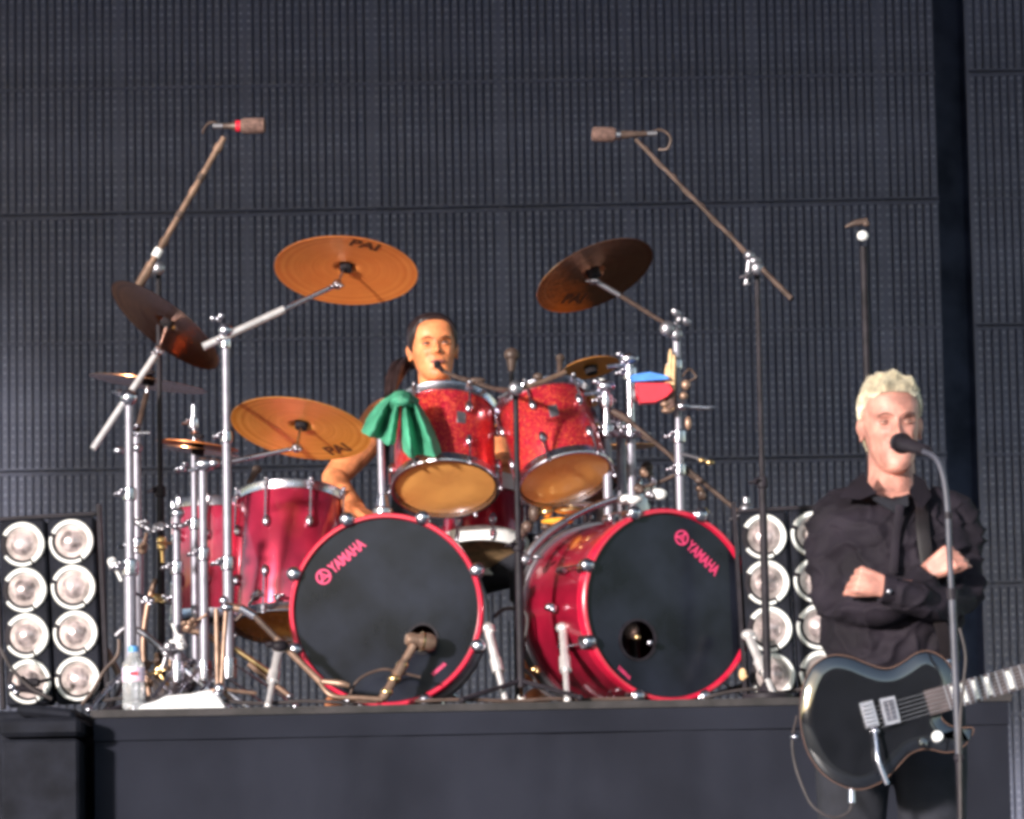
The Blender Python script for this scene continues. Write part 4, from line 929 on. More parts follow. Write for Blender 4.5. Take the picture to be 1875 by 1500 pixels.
cloth('right_fold', [[(734, 732, -.22), (733, 770, -.22), (735, 800, -.21), (738, 826, -.22)], [(740, 730, -.26), (746, 770, -.28), (750, 805, -.29), (753, 840, -.26)], [(747, 729, -.21), (758, 766, -.20), (766, 800, -.19), (770, 832, -.21)],
 [(755, 729, -.25), (772, 768, -.28), (786, 805, -.29), (795, 838, -.26)], [(762, 732, -.20), (782, 762, -.19), (800, 800, -.19), (808, 828, -.20)]], MT['green'], t, seed=5)
cloth('top_fold', [[(708, 735, -.22), (712, 742, -.24), (716, 752, -.22)], [(722, 718, -.25), (726, 730, -.29), (728, 745, -.27)], [(745, 716, -.25), (746, 730, -.29), (746, 744, -.27)], [(768, 732, -.21), (766, 740, -.23), (762, 750, -.22)]], MT['green'], t, seed=9)

# ------------------------------------------------------------------ people
HS = [(0.00, .09, -.33, -.12), (.035, .15, -.37, -.04), (.10, .205, -.375, .10), (.20, .25, -.365, .24), (.33, .285, -.362, .33), (.46, .305, -.362, .39), (.58, .322, -.37, .43), (.70, .328, -.372, .435), (.80, .312, -.345, .41), (.88, .268, -.285, .35), (.94, .205, -.205, .27), (.98, .125, -.12, .17), (1.0, .02, -.01, .05)]
def hp(a, z):                 # a: 0 at face front, +-pi at back
    for i in range(len(HS) - 1):
        if z <= HS[i + 1][0] + 1e-9: break
    A, B = HS[i], HS[i + 1]; u = (z - A[0]) / (B[0] - A[0]); u = max(0, min(1, u)); w_, f, b = [A[k] * (1 - u) + B[k] * u for k in (1, 2, 3)]
    cy = (f + b) / 2; ry = (b - f) / 2; sa, ca = math.sin(a), math.cos(a); ex = 2.25
    x = math.copysign(abs(sa) ** (2 / ex), sa) * w_; y = cy - math.copysign(abs(ca) ** (2 / ex), ca) * ry
    if ca > 0:
        d = 0
        for (cx, cz, sx, sz, am) in FEAT: d += am * math.exp(-((x - cx) / sx) ** 2 - ((z - cz) / sz) ** 2)
        y -= d * min(1, ca * 1.6)
    return V((x, y, z))
FEAT = [(0, .53, .035, .09, .035), (0, .44, .040, .06, .06), (0, .400, .042, .035, .085), (-.055, .385, .03, .024, .04), (.055, .385, .03, .024, .04),
 (-.135, .530, .075, .045, -.055), (.135, .530, .075, .045, -.055), (-.13, .60, .09, .028, .022), (.13, .60, .09, .028, .022),
 (0, .275, .085, .016, .022), (0, .222, .065, .018, .026), (0, .25, .10, .008, -.020), (0, .18, .07, .020, -.018), (0, .09, .085, .06, .030),
 (-.19, .41, .06, .06, .018), (.19, .41, .06, .06, .018), (-.125, .33, .028, .07, -.020), (.125, .33, .028, .07, -.020), (-.21, .27, .07, .09, -.022), (.21, .27, .07, .09, -.022),
 (-.135, .465, .06, .018, -.012), (.135, .465, .06, .018, -.012), (0, .70, .16, .012, -.007), (0, .745, .14, .012, -.007), (-.085, .37, .018, .03, -.022), (.085, .37, .018, .03, -.022), (0, .60, .018, .05, -.012)]
def head_geo(g, M):
    na, nz = 88, 84; vs = []; fs = []
    for j in range(nz + 1):
        z = j / nz; z = z + 0.03 * math.sin(2 * math.pi * z) * 0
        for i in range(na): vs.append(M @ hp(-math.pi + 2 * math.pi * i / na, z))
    for j in range(nz):
        for i in range(na): fs.append((j * na + i, j * na + (i + 1) % na, (j + 1) * na + (i + 1) % na, (j + 1) * na + i))
    fs += [tuple(range(na - 1, -1, -1)), tuple(range(nz * na, nz * na + na))]
    g.add(vs, fs)
    for s in (-1, 1):
        Me = M @ Matrix.Translation((s * .335, .04, .46)) @ Matrix.Rotation(R_(-22 * s), 4, 'Z') @ Matrix.Rotation(R_(8), 4, 'X')
        g.ball((0, 0, .01), (.030, .055, .105), Me, 16); g.ball((s * .020, .028, .04), (.022, .045, .080), Me, 14); g.ball((s * .006, -.01, -.085), (.022, .03, .035), Me, 12)
def face_parts(t, M, brow, skin, squint=1.0, smile=0.0, lipz=.25):
    for s in (-1, 1):
        g = G(); g.ball((s * .135, -.300, .522), (.052, .048, .040 * squint), M, 18); g.out('eye', MT['eyew'], t)
        g = G(); g.ball((s * .135, -.333, .522), (.022, .020, .022 * min(1, squint * 1.1)), M, 12); g.out('iris', MT['iris'], t)
        for dz, r_ in ((.026 * squint + .004, .011), (-.022 * squint - .004, .008)):
            pts = [V((s * .135 + x, -.346 + abs(x) * .55, .522 + dz * (1 - (x / .07) ** 2))) for x in (-.062, -.035, 0, .035, .062)]
            g = G(); g.tube([M @ p for p in spline(pts, 3)], r_ * M.to_scale().x, 8); g.out('eyelid', MT[brow if dz > 0 else skin], t)
        pts = [V((s * .055, -.405, .588)), V((s * .11, -.400, .612)), V((s * .17, -.372, .610)), V((s * .215, -.325, .588))]
        g = G(); g.tube([M @ p for p in spline(pts, 4)], [.010 * M.to_scale().x, .014 * M.to_scale().x, .006 * M.to_scale().x], 8, flat=.6); g.out('eyebrow', MT[brow], t)
    g = G()
    for dz, r_ in ((.014, .013), (-.016, .017)):
        pts = [V((x, -.400 + (x * 2.6) ** 2 * .35, lipz + dz * (1 - (x / .13) ** 2) + smile * (x / .1) ** 2)) for x in (-.105, -.06, -.02, .02, .06, .105)]
        g.tube([M @ p for p in spline(pts, 3)], [.004 * M.to_scale().x, r_ * M.to_scale().x, r_ * M.to_scale().x, .004 * M.to_scale().x], 8)
    g.out('lips', MT['lips'], t)
    g = G()
    for s in (-1, 1): g.ball((s * .026, -.452, .372), (.012, .012, .008), M, 8)
    g.out('nostril', MT['iris'], t)
def hairline(a, front, side, back):
    a = abs(a) / math.pi
    ks = [(0, front), (.14, front - .01), (.24, front - .06), (.31, side + .12), (.42, side), (.52, side - .12), (.66, back + .06), (1, back)]
    for i in range(len(ks) - 1):
        if a <= ks[i + 1][0]: u = (a - ks[i][0]) / (ks[i + 1][0] - ks[i][0]); return ks[i][1] * (1 - u) + ks[i + 1][1] * u
    return back
def hand(g, wrist, dirv, palm_n, curl, size=1.0, spread=.35, thumb_side=1, tuck=False):
    """dirv: fingers direction, palm_n: normal out of the palm; builds palm and five unequal bent fingers"""
    d = V(dirv).normalized(); n = V(palm_n); n = (n - d * n.dot(d)).normalized(); s = d.cross(n) * thumb_side; z = size
    pc = V(wrist) + d * .045 * z
    for q in (-1.5, -.5, .5, 1.5): g.tube([V(wrist) + s * q * .010 * z, V(wrist) + d * .085 * z + s * q * .021 * z], [.017 * z, .0125 * z], 10)
    for k, (L, q) in enumerate(((.078, -1.5), (.088, -.5), (.082, .5), (.064, 1.5))):
        p = V(wrist) + d * .080 * z + s * (-q) * .021 * z; dd = (d + s * (-q) * .06 * spread).normalized(); pts = [p - dd * .02]; rs = [.010 * z]
        for j, seg in enumerate((.45, .30, .25)):
            pts.append(p.copy()); rs.append((.0098 - .0009 * j) * z); an = curl * (1 + .12 * k) * (.7, 1.1, .9)[j]
            dd = (dd * math.cos(an) + n * math.sin(an)).normalized(); p = p + dd * L * seg * z
        pts.append(p); rs.append(.0068 * z); g.tube(pts, rs, 10); g.ball(p, .0068 * z, n=8)
    p = V(wrist) + d * .020 * z + s * .024 * z; dd = (d * .95 + s * .22 + n * .30 if tuck else d * .7 + s * .75 + n * .25).normalized(); pts = [p - dd * .01]; rs = [.013 * z]
    for L in (.035, .030, .024):
        pts.append(p.copy()); rs.append(.0112 * z); p = p + dd * L * z; dd = (dd + d * .35 + n * .25).normalized()
    pts.append(p); rs.append(.008 * z); g.tube(pts, rs, 10); g.ball(p, .008 * z, n=8)

# --- singer --------------------------------------------------------------
SY = -3.0
chin = P(1641, 862, SY - .02); top = P(1638, 684, SY); Hh = (top - chin).length * .985
ts = thing('person', 'man with short bleached hair in a black shirt singing with crossed arms', 'person', V((P(1640, 900, SY).x, SY, 0)))
MH = Matrix.Translation(chin + V((0, .0, 0))) @ Matrix.Rotation(R_(5), 4, 'Z') @ Matrix.Rotation(R_(-1.5), 4, 'Y') @ Matrix.Rotation(R_(3), 4, 'X') @ Matrix.Scale(Hh, 4) @ Matrix.Diagonal((.90, 1, 1, 1))
MH = Matrix.Translation((0, .085, 0)) @ MH
body = G(); head_geo(body, MH)
nk = P(1632, 915, SY + .02)
body.tube(spline([MH @ V((0, .10, .25)), MH @ V((0, .08, -.02)), nk + V((0, .03, -.02)), nk + V((0, .03, -.10))]), [.052, .056, .060, .080], 24)
def SP(x, y, Y): return P(x, y, Y)
tor = [(SP(1628, 1240, SY + .01), .130, .085), (SP(1632, 1150, SY + .01), .135, .095), (SP(1637, 1050, SY + .01), .150, .105), (SP(1640, 970, SY + .01), .155, .100), (SP(1638, 930, SY + .02), .130, .080), (SP(1635, 905, SY + .02), .075, .062)]
body.loft(tor, 28)
# hands: his left hand rests toward image-left, his right hand is tucked at the image-right biceps
wl = P(1622, 1075, SY - .235); wr = P(1700, 1047, SY - .165)
body.tube([P(1690, 1082, SY - .19), wl], [.020, .023], 14); hand(body, wl, P(1560, 1058, SY - .24) - wl, (-.05, .95, -.2), 1.35, .80, thumb_side=1, tuck=True)
body.tube([P(1672, 1066, SY - .155), wr], [.020, .022], 14); hand(body, wr, P(1755, 1012, SY - .19) - wr, (.25, .95, -.2), 1.3, .78, thumb_side=-1, tuck=True)
for lx, bx in ((1562, 1556), (1702, 1712)):
    body.tube(spline([P(lx + (6 if lx < 1600 else -8), 1270, SY + .01), P(lx, 1400, SY), V((P(bx, 1500, SY).x, SY + .005, .52)), V((P(bx, 1500, SY).x, SY + .02, .08))]), [.078, .070, .048, .036], 16)
    body.ball(V((P(bx, 1500, SY).x, SY - .05, .05)), (.040, .11, .04))
r = skin_over(body, .0031, 2); o = r.out('body', MT['skinA'], ts, 0)
o.data.shade_smooth()
face_parts(ts, MH, 'browA', 'skinA', squint=.36, smile=.012)
# hair cap and strands
g = G(); na, nz = 72, 40; idx = {}
for i in range(na + 1):
    a = -math.pi + 2 * math.pi * i / na; z0 = hairline(a, .835, .66, .18)
    for j in range(nz + 1):
        z = z0 + (1 - z0) * j / nz; p = hp(a, z); c = V((0, .03, .55)); d = (p - c).normalized()
        off = (.006 + .016 * min(1, j / 6)) * min(1, max(.35, (z - .55) * 3.2))
        q = p + d * off + d * .008 * noise.noise(p * 7); g.v.append(MH @ q)
for i in range(na):
    for j in range(nz): a = i * (nz + 1) + j; g.f.append((a, a + nz + 1, a + nz + 2, a + 1))
random.seed(3)
for k in range(8000):
    a = random.uniform(-math.pi, math.pi); z0 = hairline(a, .82, .66, .20); z = z0 + (1 - z0) * random.random() ** .9
    p = hp(a, min(z, .995)); c = V((0, .05, .5)); d = (p - c).normalized()
    if z > .80:
        tf = V((noise.noise(p * 9 + V((5, 0, 0))), noise.noise(p * 9 + V((0, 7, 0))), 0)) * .75
        d = (d * .75 + tf + V((random.gauss(.05, .08), -.10 + random.gauss(0, .08), .85))).normalized(); L = random.uniform(.035, .065) * (1.0 + .9 * noise.noise(p * 8 + V((2, 2, 2))))
    else: d = (d * .42 + V((random.gauss(0, .10), .35, -.35 + (z - .6) * 3.2))).normalized(); L = random.uniform(.025, .045)
    p = p + (p - c).normalized() * .016; bend = V((random.gauss(0, .2), random.gauss(-.1, .2), random.gauss(0, .2)))
    p2 = p + d * L * .55; p3 = p2 + (d + bend * .6).normalized() * L * .45
    g.tube([MH @ p, MH @ p2, MH @ p3], [.0012, .0010, .0003], 3, caps=False)
g.out('hair', MT['hairA'], ts, 60)
# shirt: torso + sleeves as one cloth surface
sh = G()
tor2 = [(SP(1628, 1262, SY + .01), .158, .118), (SP(1630, 1215, SY + .005), .156, .120), (SP(1633, 1150, SY + .0), .160, .126), (SP(1637, 1060, SY + .0), .172, .132), (SP(1640, 990, SY + .0), .180, .128), (SP(1640, 950, SY + .01), .176, .110), (SP(1638, 922, SY + .02), .140, .088), (SP(1636, 905, SY + .03), .078, .056)]
sh.loft(tor2, 36, 2.4)
R1_, R2_, R3_ = P(1530, 952, SY + .0), P(1521, 1095, SY - .03), P(1622, 1110, SY - .17)
sh.tube(spline([P(1590, 925, SY + .01), R1_, P(1520, 1020, SY - .01), R2_]), [.050, .064, .054, .048], 20); sh.ball(R2_, .049)
sh.tube(spline([R2_, P(1570, 1112, SY - .11), R3_, P(1672, 1082, SY - .165), P(1702, 1050, SY - .165)]), [.048, .045, .043, .041, .037], 20)
L1_, L2_ = P(1744, 952, SY + .0), P(1764, 1088, SY - .03)
sh.tube(spline([P(1690, 925, SY + .01), L1_, P(1760, 1020, SY - .01), L2_]), [.050, .063, .053, .047], 20); sh.ball(L2_, .048)
sh.tube(spline([L2_, P(1725, 1108, SY - .14), P(1670, 1096, SY - .215), P(1618, 1078, SY - .232)]), [.047, .043, .039, .032], 20)
r = skin_over(sh, .0055, 5)
for v in r.v:
    q = V((v.x * 9, v.y * 9, v.z * 16)); n1 = noise.noise(q + V((3, 1, 0))); n2 = noise.noise(V((v.x * 24 + v.z * 12, v.y * 20, v.z * 30 - v.x * 14)))
    rid = 1 - abs(noise.noise(V((v.x * 13 + v.z * 7, 4 + v.y * 9, v.z * 17 - v.x * 8)))) * 2
    v += V((v.x - ts.location.x, (v.y - SY), 0)).normalized() * (.007 * n1 + .004 * n2 + .013 * max(0, rid) ** 3 - .006 * max(0, 1 - 6 * abs(noise.noise(V((v.x * 8 - v.z * 12, 9, v.z * 10 + v.x * 9))))) - .003)
o = r.out('shirt', MT['shirt'], ts, 0); o.data.shade_smooth()
# collar, placket, T-shirt, cuffs, buttons
def sheet(name, pts, mt, parent, th=.004, n=1):
    g = G(); k = len(pts); g.v = [P(*p) for p in pts] + [P(*p) + V((0, th, 0)) for p in pts]
    g.f = [tuple(range(k)), tuple(range(2 * k - 1, k - 1, -1))] + [(i, i + k, (i + 1) % k + k, (i + 1) % k) for i in range(k)]; return g.out(name, mt, parent, 30)
sheet('collar', [(1582, 864, SY - .030), (1590, 884, SY - .080), (1606, 902, SY - .112), (1575, 915, SY - .130), (1536, 912, SY - .105), (1556, 885, SY - .06)], MT['shirt'], ts, .006)
sheet('collar', [(1672, 866, SY - .030), (1672, 886, SY - .080), (1664, 900, SY - .112), (1688, 932, SY - .134), (1706, 908, SY - .098), (1694, 880, SY - .05)], MT['shirt'], ts, .006)
sheet('t_shirt', [(1592, 896, SY - .06), (1610, 908, SY - .090), (1638, 917, SY - .102), (1662, 904, SY - .085), (1664, 925, SY - .128), (1638, 938, SY - .138), (1600, 915, SY - .12)], MT['tshirt'], ts, .02)
g = G(); g.tube([P(1648, 925, SY - .14), P(1640, 985, SY - .150), P(1636, 1050, SY - .152)], .010, 8, flat=.25); g.out('placket', MT['shirt'], ts)
g = G(); g.tube([P(1634, 1081, SY - .228), P(1614, 1077, SY - .235)], .034, 20); g.out('cuff', MT['shirt'], ts)
g = G(); g.ball(P(1628, 1083, SY - .272), (.006, .003, .006)); g.out('button', MT['dull'], ts)
# trousers
tr = G(); tr.loft([(P(1627, 1300, SY + .01), .155, .105), (P(1627, 1250, SY + .01), .152, .112), (P(1628, 1215, SY + .01), .148, .110)], 30)
for lx, bx in ((1562, 1556), (1702, 1712)):
    kz = .52; tr.tube(spline([P(lx + (6 if lx < 1600 else -8), 1290, SY + .01), P(lx, 1400, SY), V((P(bx, 1500, SY).x, SY + .005, kz)), V((P(bx, 1500, SY).x, SY + .02, .06))]), [.094, .090, .066, .058], 24)
r = skin_over(tr, .008, 6)
for v in r.v: v += V((0, -1, 0)) * .006 * noise.noise(V((v.x * 12, 0, v.z * 8)))
o = r.out('trousers', MT['trous'], ts, 0); o.data.shade_smooth()
for bx in (1556, 1712):
    g = G(); x = P(bx, 1500, SY).x; g.box((x, SY - .05, .015), (.10, .30, .03), bev=.008); g.ball((x, SY - .06, .045), (.050, .13, .05)); g.out('shoe', MT['shoe'], ts)

# --- drummer --------------------------------------------------------------
DY = .75
chin = P(797, 697, DY - .03); top = P(793, 574, DY); Hd = (top - chin).length * 1.0
td = thing('person', 'drummer with slicked-back dark hair and bare arms seated behind the toms', 'person', V((P(795, 900, DY).x, DY, ZT)))
MD = Matrix.Translation((0, .07, 0)) @ Matrix.Translation(chin) @ Matrix.Rotation(R_(9), 4, 'Z') @ Matrix.Rotation(R_(-3), 4, 'Y') @ Matrix.Rotation(R_(-3), 4, 'X') @ Matrix.Scale(Hd, 4)
b2 = G(); head_geo(b2, MD)
b2.tube(spline([MD @ V((0, .10, .2)), MD @ V((0, .08, -.05)), P(797, 735, DY + .03), P(797, 770, DY + .03)]), [.052, .055, .062, .085], 22)
b2.loft([(P(800, 1010, DY + .05), .150, .11), (P(800, 900, DY + .04), .135, .10), (P(798, 820, DY + .03), .160, .105), (P(797, 770, DY + .03), .165, .090), (P(797, 745, DY + .03), .115, .070), (P(797, 728, DY + .03), .065, .055)], 28)
sa, el, wa = P(700, 768, DY), P(612, 876, DY - .16), P(655, 935, DY - .40)
b2.tube(spline([P(725, 752, DY + .02), sa, P(655, 825, DY - .08), el]), [.050, .062, .054, .040], 20); b2.ball(el, .041)
b2.tube(spline([el, P(625, 905, DY - .26), wa]), [.041, .044, .028], 18); hand(b2, wa, (.5, -.6, -.35), (.2, -.3, -.8), .9, .95)
sa, el, wa = P(893, 770, DY), P(912, 852, DY - .12), P(926, 862, DY - .34)
b2.tube(spline([P(868, 752, DY + .02), sa, P(906, 815, DY - .06), el]), [.050, .058, .048, .038], 20); b2.ball(el, .039)
b2.tube(spline([el, P(922, 850, DY - .22), wa]), [.038, .040, .028], 18); hand(b2, wa, (.08, -.5, -.75), (-.3, .1, -.8), .9, .95, thumb_side=-1)
for s in (-1, 1):       # seated thighs and shins behind the bass drums
    hx = P(800, 1000, DY).x + s * .09; kn = V((hx + s * .22, DY - .36, ZT + .50)); hpj = V((hx, DY + .02, ZT + .50))
    b2.tube(spline([hpj, kn]), [.085, .062], 18); b2.ball(kn, .064); b2.tube([kn, V((kn.x, kn.y + .02, ZT + .10))], [.058, .040], 16); b2.ball((kn.x, kn.y - .05, ZT + .045), (.042, .11, .04))
r = skin_over(b2, .0036, 2); o = r.out('body', MT['skinB'], td, 0); o.data.shade_smooth()
face_parts(td, MD, 'browB', 'skinB', squint=.6)
g = G()
for i in range(na + 1):
    a = -math.pi + 2 * math.pi * i / na; z0 = hairline(a, .88, .52, .10)
    for j in range(nz + 1):
        z = z0 + (1 - z0) * j / nz; p = hp(a, z); d = (p - V((0, .03, .55))).normalized()
        g.v.append(MD @ (p + d * (.008 + .03 * min(1, j / 8)) + d * .006 * noise.noise(V((p.x * 40, p.y * 4, p.z * 8)))))
for i in range(na):
    for j in range(nz): a = i * (nz + 1) + j; g.f.append((a, a + nz + 1, a + nz + 2, a + 1))
for k in range(26):    # tail of hair gathered over the shoulder
    ox, oz = random.gauss(0, .010), random.gauss(0, .008)
    g.tube(spline([MD @ V((-.1 + ox, .40, .35 + oz)), P(742, 668, DY + .10) + V((ox, oz, oz)), P(724 + ox * 300, 690, DY + .02) + V((ox * .6, 0, oz)), P(714 + ox * 500, 735 + random.uniform(-12, 14), DY - .03)]), [.010, .013, .011, .003], 6)
g.out('hair', MT['hairB'], td, 60)
sh = G(); sh.loft([(P(800, 1012, DY + .05), .162, .122), (P(800, 900, DY + .04), .146, .112), (P(798, 830, DY + .03), .170, .116), (P(797, 785, DY + .03), .168, .108), (P(797, 762, DY + .03), .135, .092), (P(797, 748, DY + .03), .098, .078)], 32)
for s in (-1, 1): sh.tube(spline([P(797 + s * 45, 742, DY + .06), P(797 + s * 58, 752, DY - .04), P(797 + s * 55, 790, DY - .07)]), .028, 12, flat=.6)
r = skin_over(sh, .007, 4); o = r.out('tank_top', MT['tshirt'], td, 0); o.data.shade_smooth()
g = G()
for s in (-1, 1):
    hx = P(800, 1000, DY).x + s * .09; kn = V((hx + s * .22, DY - .36, ZT + .50)); g.tube(spline([V((hx, DY + .02, ZT + .50)), kn]), [.098, .076], 18); g.ball(kn, .077); g.tube([kn, V((kn.x, kn.y + .02, ZT + .36))], [.074, .08], 16)
r = skin_over(g, .009, 4); r.out('shorts', MT['trous'], td, 0)
t = thing('drum_stool', 'round black stool under the drummer', 'stool', V((P(800, 1000, DY).x, DY + .05, ZT)))
g = G(); M = Matrix.Translation((P(800, 1000, DY).x, DY + .05, ZT)); g.lathe([(.0, .34), (.15, .34), (.165, .36), (.165, .40), (.14, .425), (0, .43)], M, 32); g.out('seat', MT['black'], t)
g = G(); g.lathe([(.016, .05), (.016, .345)], M, 16); g.out('post', MT['chrome'], t)
for k in range(3):
    q = R_(30 + 120 * k); g = G(); g.tube([M @ V((0, 0, .12)), M @ V((math.cos(q) * .22, math.sin(q) * .22, .012))], .010, 10); g.out('leg', MT['chrome'], t)

# ------------------------------------------------------------------ guitar
GY = -3.33
def GP(x, y, off=0.0):
    p = P(x, y, GY); p.y += (p.z - P(1600, 1300, GY).z) * -.004 + off; return p
raw = [(245, 760), (262, 600), (300, 500), (340, 440), (420, 388), (500, 372), (600, 390), (700, 430), (800, 463), (880, 458), (960, 415), (1040, 362), (1120, 345), (1200, 375), (1262, 430), (1300, 515), (1318, 610), (1290, 690), (1235, 750), (1215, 800), (1260, 850), (1340, 872), (1425, 872), (1432, 905), (1395, 970), (1330, 1025), (1240, 1042), (1150, 1022), (1075, 1022), (1000, 1052), (940, 1110), (880, 1178), (800, 1245), (700, 1288), (600, 1292), (480, 1245), (380, 1165), (300, 1045), (258, 905)]
pxs = [V((1400 + x / 3.75, 1100 + y / 3.75, 0)) for x, y in raw]
cl = []
n_ = len(pxs)
for i in range(n_):
    a, b, c, d = pxs[(i - 1) % n_], pxs[i], pxs[(i + 1) % n_], pxs[(i + 2) % n_]
    for j in range(4):
        t_ = j / 4; cl.append(0.5 * ((2 * b) + (c - a) * t_ + (2 * a - 5 * b + 4 * c - d) * t_ * t_ + (3 * b - a - 3 * c + d) * t_ ** 3))
N = len(cl)
def inset(d):
    o = []
    for i in range(N):
        tg = (cl[(i + 2) % N] - cl[(i - 2) % N]).normalized(); nr = V((-tg.y, tg.x, 0))
        o.append(cl[i] + nr * d)
    return o
tg_ = thing('electric_guitar', 'glossy black electric guitar slung in front of the singer', 'guitar', GP(1600, 1300))
g = G(); rings = []
for d, off in ((2.0, .048), (0, .044), (0, .004), (.8, .0), (3.0, -.0015), (8, -.0042), (16, -.0072), (24, -.0092), (24.6, -.0092)):
    rings.append([GP(q.x, q.y, off) for q in inset(d)])
for rr in rings: g.v += rr
for k in range(len(rings) - 1):
    for i in range(N): j = (i + 1) % N; g.f.append((k * N + i, k * N + j, (k + 1) * N + j, (k + 1) * N + i))
g.f.append(tuple(range(N - 1, -1, -1))); g.f.append(tuple(range((len(rings) - 1) * N, len(rings) * N)))
g.out('body', MT['gloss'], tg_, 50)
g = G(); ps = [GP(q.x, q.y, .001) for q in inset(-.2)]; g.tube(ps + [ps[0]], .0009, 6, caps=False); g.out('binding', MT['binding'], tg_)
# neck frame
na_, nb_ = GP(1640, 1305, -.022), GP(1875, 1238, -.022); u = (nb_ - na_).normalized(); vv = u.cross(V((0, -1, .1))).normalized()
if vv.z < 0: vv = -vv
nn = vv.cross(u).normalized()
if nn.y > 0: nn = -nn
NM = Matrix((u, vv, nn)).transposed().to_4x4(); NM.translation = na_
pxm = (GP(1875, 1238) - GP(1640, 1305)).length / (V((1875, 1238)) - V((1640, 1305))).length
L0, L1 = 58 * pxm, 58 * pxm + .50
def taper(s): return .0290 - .0055 * (s - L0) / .5
g = G(); k = 20
for i in range(k + 1):
    s = L0 + (L1 - L0) * i / k; w_ = taper(s)
    for q in range(9):
        a = math.pi * q / 8; g.v.append(NM @ V((s, w_ * math.cos(a), -.006 - .018 * math.sin(a))))
for i in range(k):
    for q in range(8): a = i * 9 + q; g.f.append((a, a + 1, a + 10, a + 9))
    g.f.append((i * 9, i * 9 + 9, i * 9 + 17, i * 9 + 8))
g.f += [tuple(range(9)), tuple(range(k * 9 + 8, k * 9 - 1, -1))]
g.out('neck', MT['gloss'], tg_)
g = G(); g.v = []
for s in (L0, L1):
    w_ = taper(s)
    for y, z in ((-w_, -.006), (w_, -.006), (w_, 0), (-w_, 0)): g.v.append(NM @ V((s, y, z)))
g.f = [(0, 1, 5, 4), (1, 2, 6, 5), (2, 3, 7, 6), (3, 0, 4, 7), (3, 2, 1, 0), (4, 5, 6, 7)]; fb = g.out('fretboard', MT['fret'], tg_, 0)
sc = .628; bridge_s = L1 - sc; fp = [L1 - sc * (1 - 2 ** (-i / 12)) for i in range(0, 23)]
for i in range(1, 23):
    s = fp[i]
    if s < L0: continue
    w_ = taper(s); g = G(); g.box((s, 0, .0008), (.0028, 2 * w_, .0022), NM); g.out('fret', MT['dull'], tg_, 0)
for i in (3, 5, 7, 9, 12, 15, 17, 19, 21):
    s0, s1 = fp[i], fp[i - 1]; s = (s0 + s1) / 2; w_ = taper(s) * .80
    g = G(); g.box((s, 0, .0004), ((s1 - s0) * .62, 2 * w_, .0012), NM); g.out('inlay', MT['pearl'], tg_, 0)
g = G()
for q in range(6):
    y0 = -.020 + .008 * q; g.tube([NM @ V((bridge_s + .012, y0 * 1.22, .005)), NM @ V((L1, y0 * .85, .003))], .0006, 5)
g.out('strings', MT['dull'], tg_)
g = G(); g.v = []; hx = L1
pts = [(0, -.022), (.05, -.040), (.17, -.048), (.20, 0), (.17, .048), (.05, .040), (0, .022)]
g.v = [NM @ V((hx + x, y, .0)) for x, y in pts] + [NM @ V((hx + x, y, -.015 - x * .1)) for x, y in pts]; k = len(pts)
g.f = [tuple(range(k)), tuple(range(2 * k - 1, k - 1, -1))] + [(i, (i + 1) % k, (i + 1) % k + k, i + k) for i in range(k)]; g.out('headstock', MT['gloss'], tg_, 30)
for i in range(6):
    s = -1 if i < 3 else 1; g = G(); g.ball(NM @ V((hx + .06 + .045 * (i % 3), s * .058, -.01)), (.012, .006, .009)); g.out('tuning_peg', MT['chrome'], tg_)
# pickup, bridge, knobs
def gbox(name, cx, cy, w_, h_, rot, mt, z, th, parent=tg_, bev=.002):
    M = NM.copy(); M.translation = GP(cx, cy, 0); M = M @ Matrix.Rotation(R_(rot), 4, 'Z')
    g = G(); g.box((0, 0, z), (w_ * pxm, h_ * pxm, th), M, bev=bev); return g.out(name, MT[mt], parent), M
pk, M = gbox('pickup', 1629, 1304, 30, 52, -4, 'dull', .018, .012)
g = G()
for sx, w_, h_ in ((0, 19, 38),): g.box((0, 0, .0255), (w_ * pxm, h_ * pxm, .002), M)
g.out('pickup_cover', MT['greym'], tg_)
g = G()
for q in range(6): g.ball((0, (-14 + q * 5.6) * pxm, .027), (.0025, .0025, .0015), M, 8)
g.out('pole_pieces', MT['dull'], tg_)
br_, M = gbox('bridge', 1591, 1311, 26, 50, -2, 'dull', .020, .014)
for q in range(6):
    g = G(); g.box((-.002, (-19 + q * 7.4) * pxm, .029), (18 * pxm, 5 * pxm, .006), M, bev=.001); g.out('saddle', MT['dull'], tg_)
g = G(); g.ball(GP(1601, 1340, -.03), (.010, .008, .009)); g.tube(spline([GP(1600, 1342, -.035), GP(1602, 1368, -.045), GP(1604, 1392, -.05), GP(1613, 1418, -.05), GP(1621, 1438, -.05)]), [.0042, .0042, .006, .0062, .0052], 12); g.out('tremolo_arm', MT['chrome'], tg_)
g = G(); Mk = NM.copy(); Mk.translation = GP(1716, 1350, -.004); g.lathe([(.0135, 0), (.0135, .012), (.011, .017), (0, .018)], Mk, 24); g.out('knob', MT['white'], tg_)
for x, y in ((1688, 1352), (1655, 1375), (1672, 1362)): pass
g = G(); Mk = NM.copy(); Mk.translation = GP(1690, 1362, -.006); g.lathe([(.011, 0), (.011, .012), (.009, .016), (0, .017)], Mk, 24); g.out('knob', MT['gloss'], tg_)
g = G(); g.ball(GP(1457, 1349, .015), (.012, .010, .008)); g.ball(GP(1738, 1211, .02), (.008, .008, .009)); g.out('strap_button', MT['chrome'], tg_)
g = G(); g.tube([GP(1560, 1443, .01), GP(1560, 1470, .005)], [.0065, .0075], 14); g.out('jack_plug', MT['chrome'], tg_)
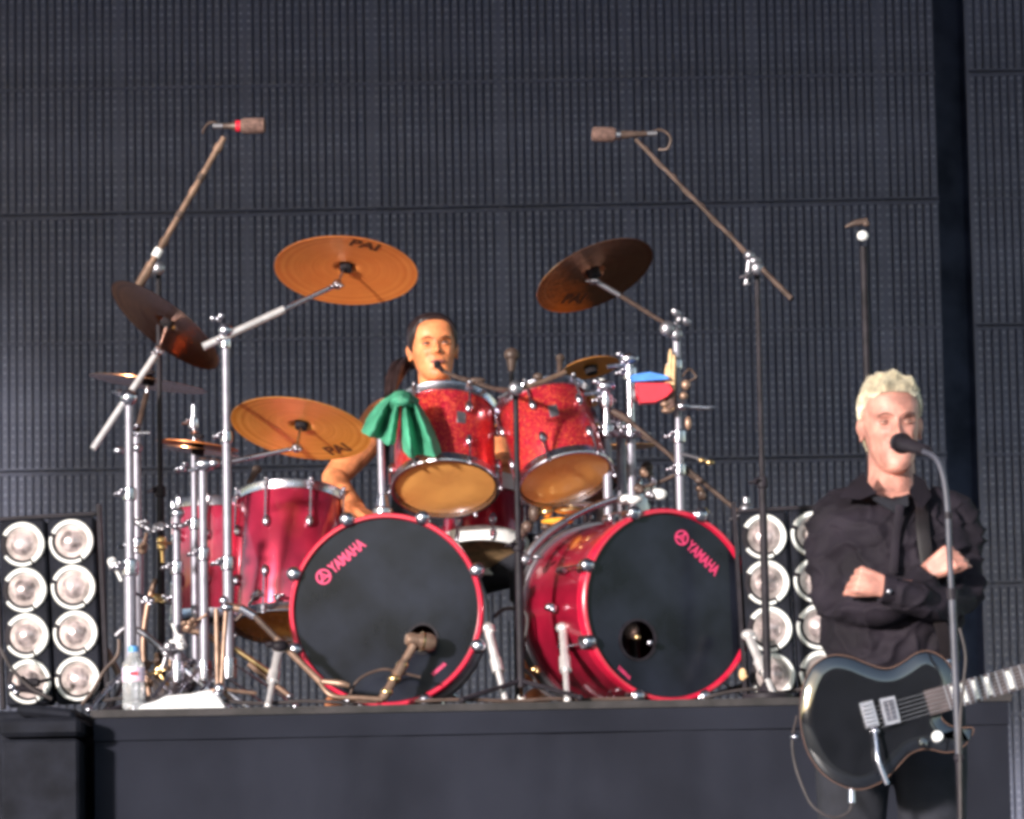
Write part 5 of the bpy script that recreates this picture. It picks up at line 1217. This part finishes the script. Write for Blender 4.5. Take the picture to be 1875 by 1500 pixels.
g = G(); g.tube(spline([GP(1560, 1470, .005), GP(1553, 1488, 0), GP(1525, 1497, 0), GP(1490, 1478, 0), GP(1470, 1440, .01), GP(1456, 1395, .02), GP(1452, 1352, .02), GP(1462, 1310, .05)], 8), .0032, 8)
tag(g.out('guitar_cable', MT['cable']), 'thin dark cable hanging from the guitar\'s lower edge', 'cable')
g = G(); pts = spline([GP(1738, 1211, .03), P(1729, 1165, SY - .20), P(1716, 1120, SY - .15), P(1700, 1040, SY - .148), P(1690, 970, SY - .135), P(1688, 925, SY - .08), P(1685, 905, SY + .02), P(1680, 930, SY + .12)], 5)
g.tube(pts, .016, 10, flat=.12); tag(g.out('guitar_strap', MT['strap']), 'dark guitar strap over the singer\'s left shoulder', 'guitar strap')

# --- singer's microphone and stand
xs = P(1758, 1450, -3.45).x
t = thing('microphone_stand', 'grey gooseneck microphone stand in front of the singer', 'microphone stand', (xs, -3.45, 0))
MY = -3.45
pm = V((xs - .0, MY, P(1745, 1080, MY).z))
g = G(); g.cyl((xs, MY, .02), (xs, MY, P(1757, 1388, MY).z), .0085); g.out('tube', MT['black'], t)
g = G(); g.cyl((xs, MY, P(1757, 1388, MY).z), P(1743, 1090, MY), .0085); g.out('tube', MT['greym'], t)
g = G(); g.ball((xs, MY, P(1757, 1388, MY).z), (.0125, .0125, .012)); g.out('collar', MT['black'], t)
g = G(); g.cyl(P(1743, 1098, MY), P(1742, 1078, MY), .0125); g.out('collar', MT['black'], t)
g = G(); g.tube(spline([P(1742, 1080, MY), P(1738, 1000, MY), P(1734, 920, MY), P(1726, 868, MY), P(1712, 838, MY), P(1688, 826, MY)], 8), .0068, 12); g.out('gooseneck', MT['greym'], t)
g = G(); g.cyl(P(1736, 950, MY), P(1736, 938, MY), .0092); g.out('band', MT['black'], t)
g = G(); g.tube(spline([P(1757, 1150, MY - .01), P(1768, 1200, MY - .01), P(1764, 1260, MY - .01), P(1758, 1400, MY - .01), V((xs, MY - .015, .1)), V((xs + .1, MY - .1, .01))]), .0035, 8); g.out('cable', MT['cable'], t)
g = G(); g.lathe([(.13, 0), (.13, .015), (.03, .03), (.012, .04)], Matrix.Translation((xs, MY, .001)), 32); g.out('base', MT['black'], t)
t = thing('microphone', 'black vocal microphone right at the singer\'s mouth', 'microphone', P(1650, 810, -3.25))
a, b = P(1648, 811, -3.24), P(1700, 826, -3.42)
g = G(); M = frame(a, b - a); g.ball((0, 0, .0), (.0235, .0235, .027), M, 20); g.out('grille', MT['rubber'], t)
g = G(); g.ring(.0245, .021, .012, .018, M, 24); g.out('band', MT['black'], t)
g = G(); L = (b - a).length; g.lathe([(.020, .018), (.017, .05), (.012, L * .95), (.010, L)], M, 20); g.out('body', MT['black'], t)
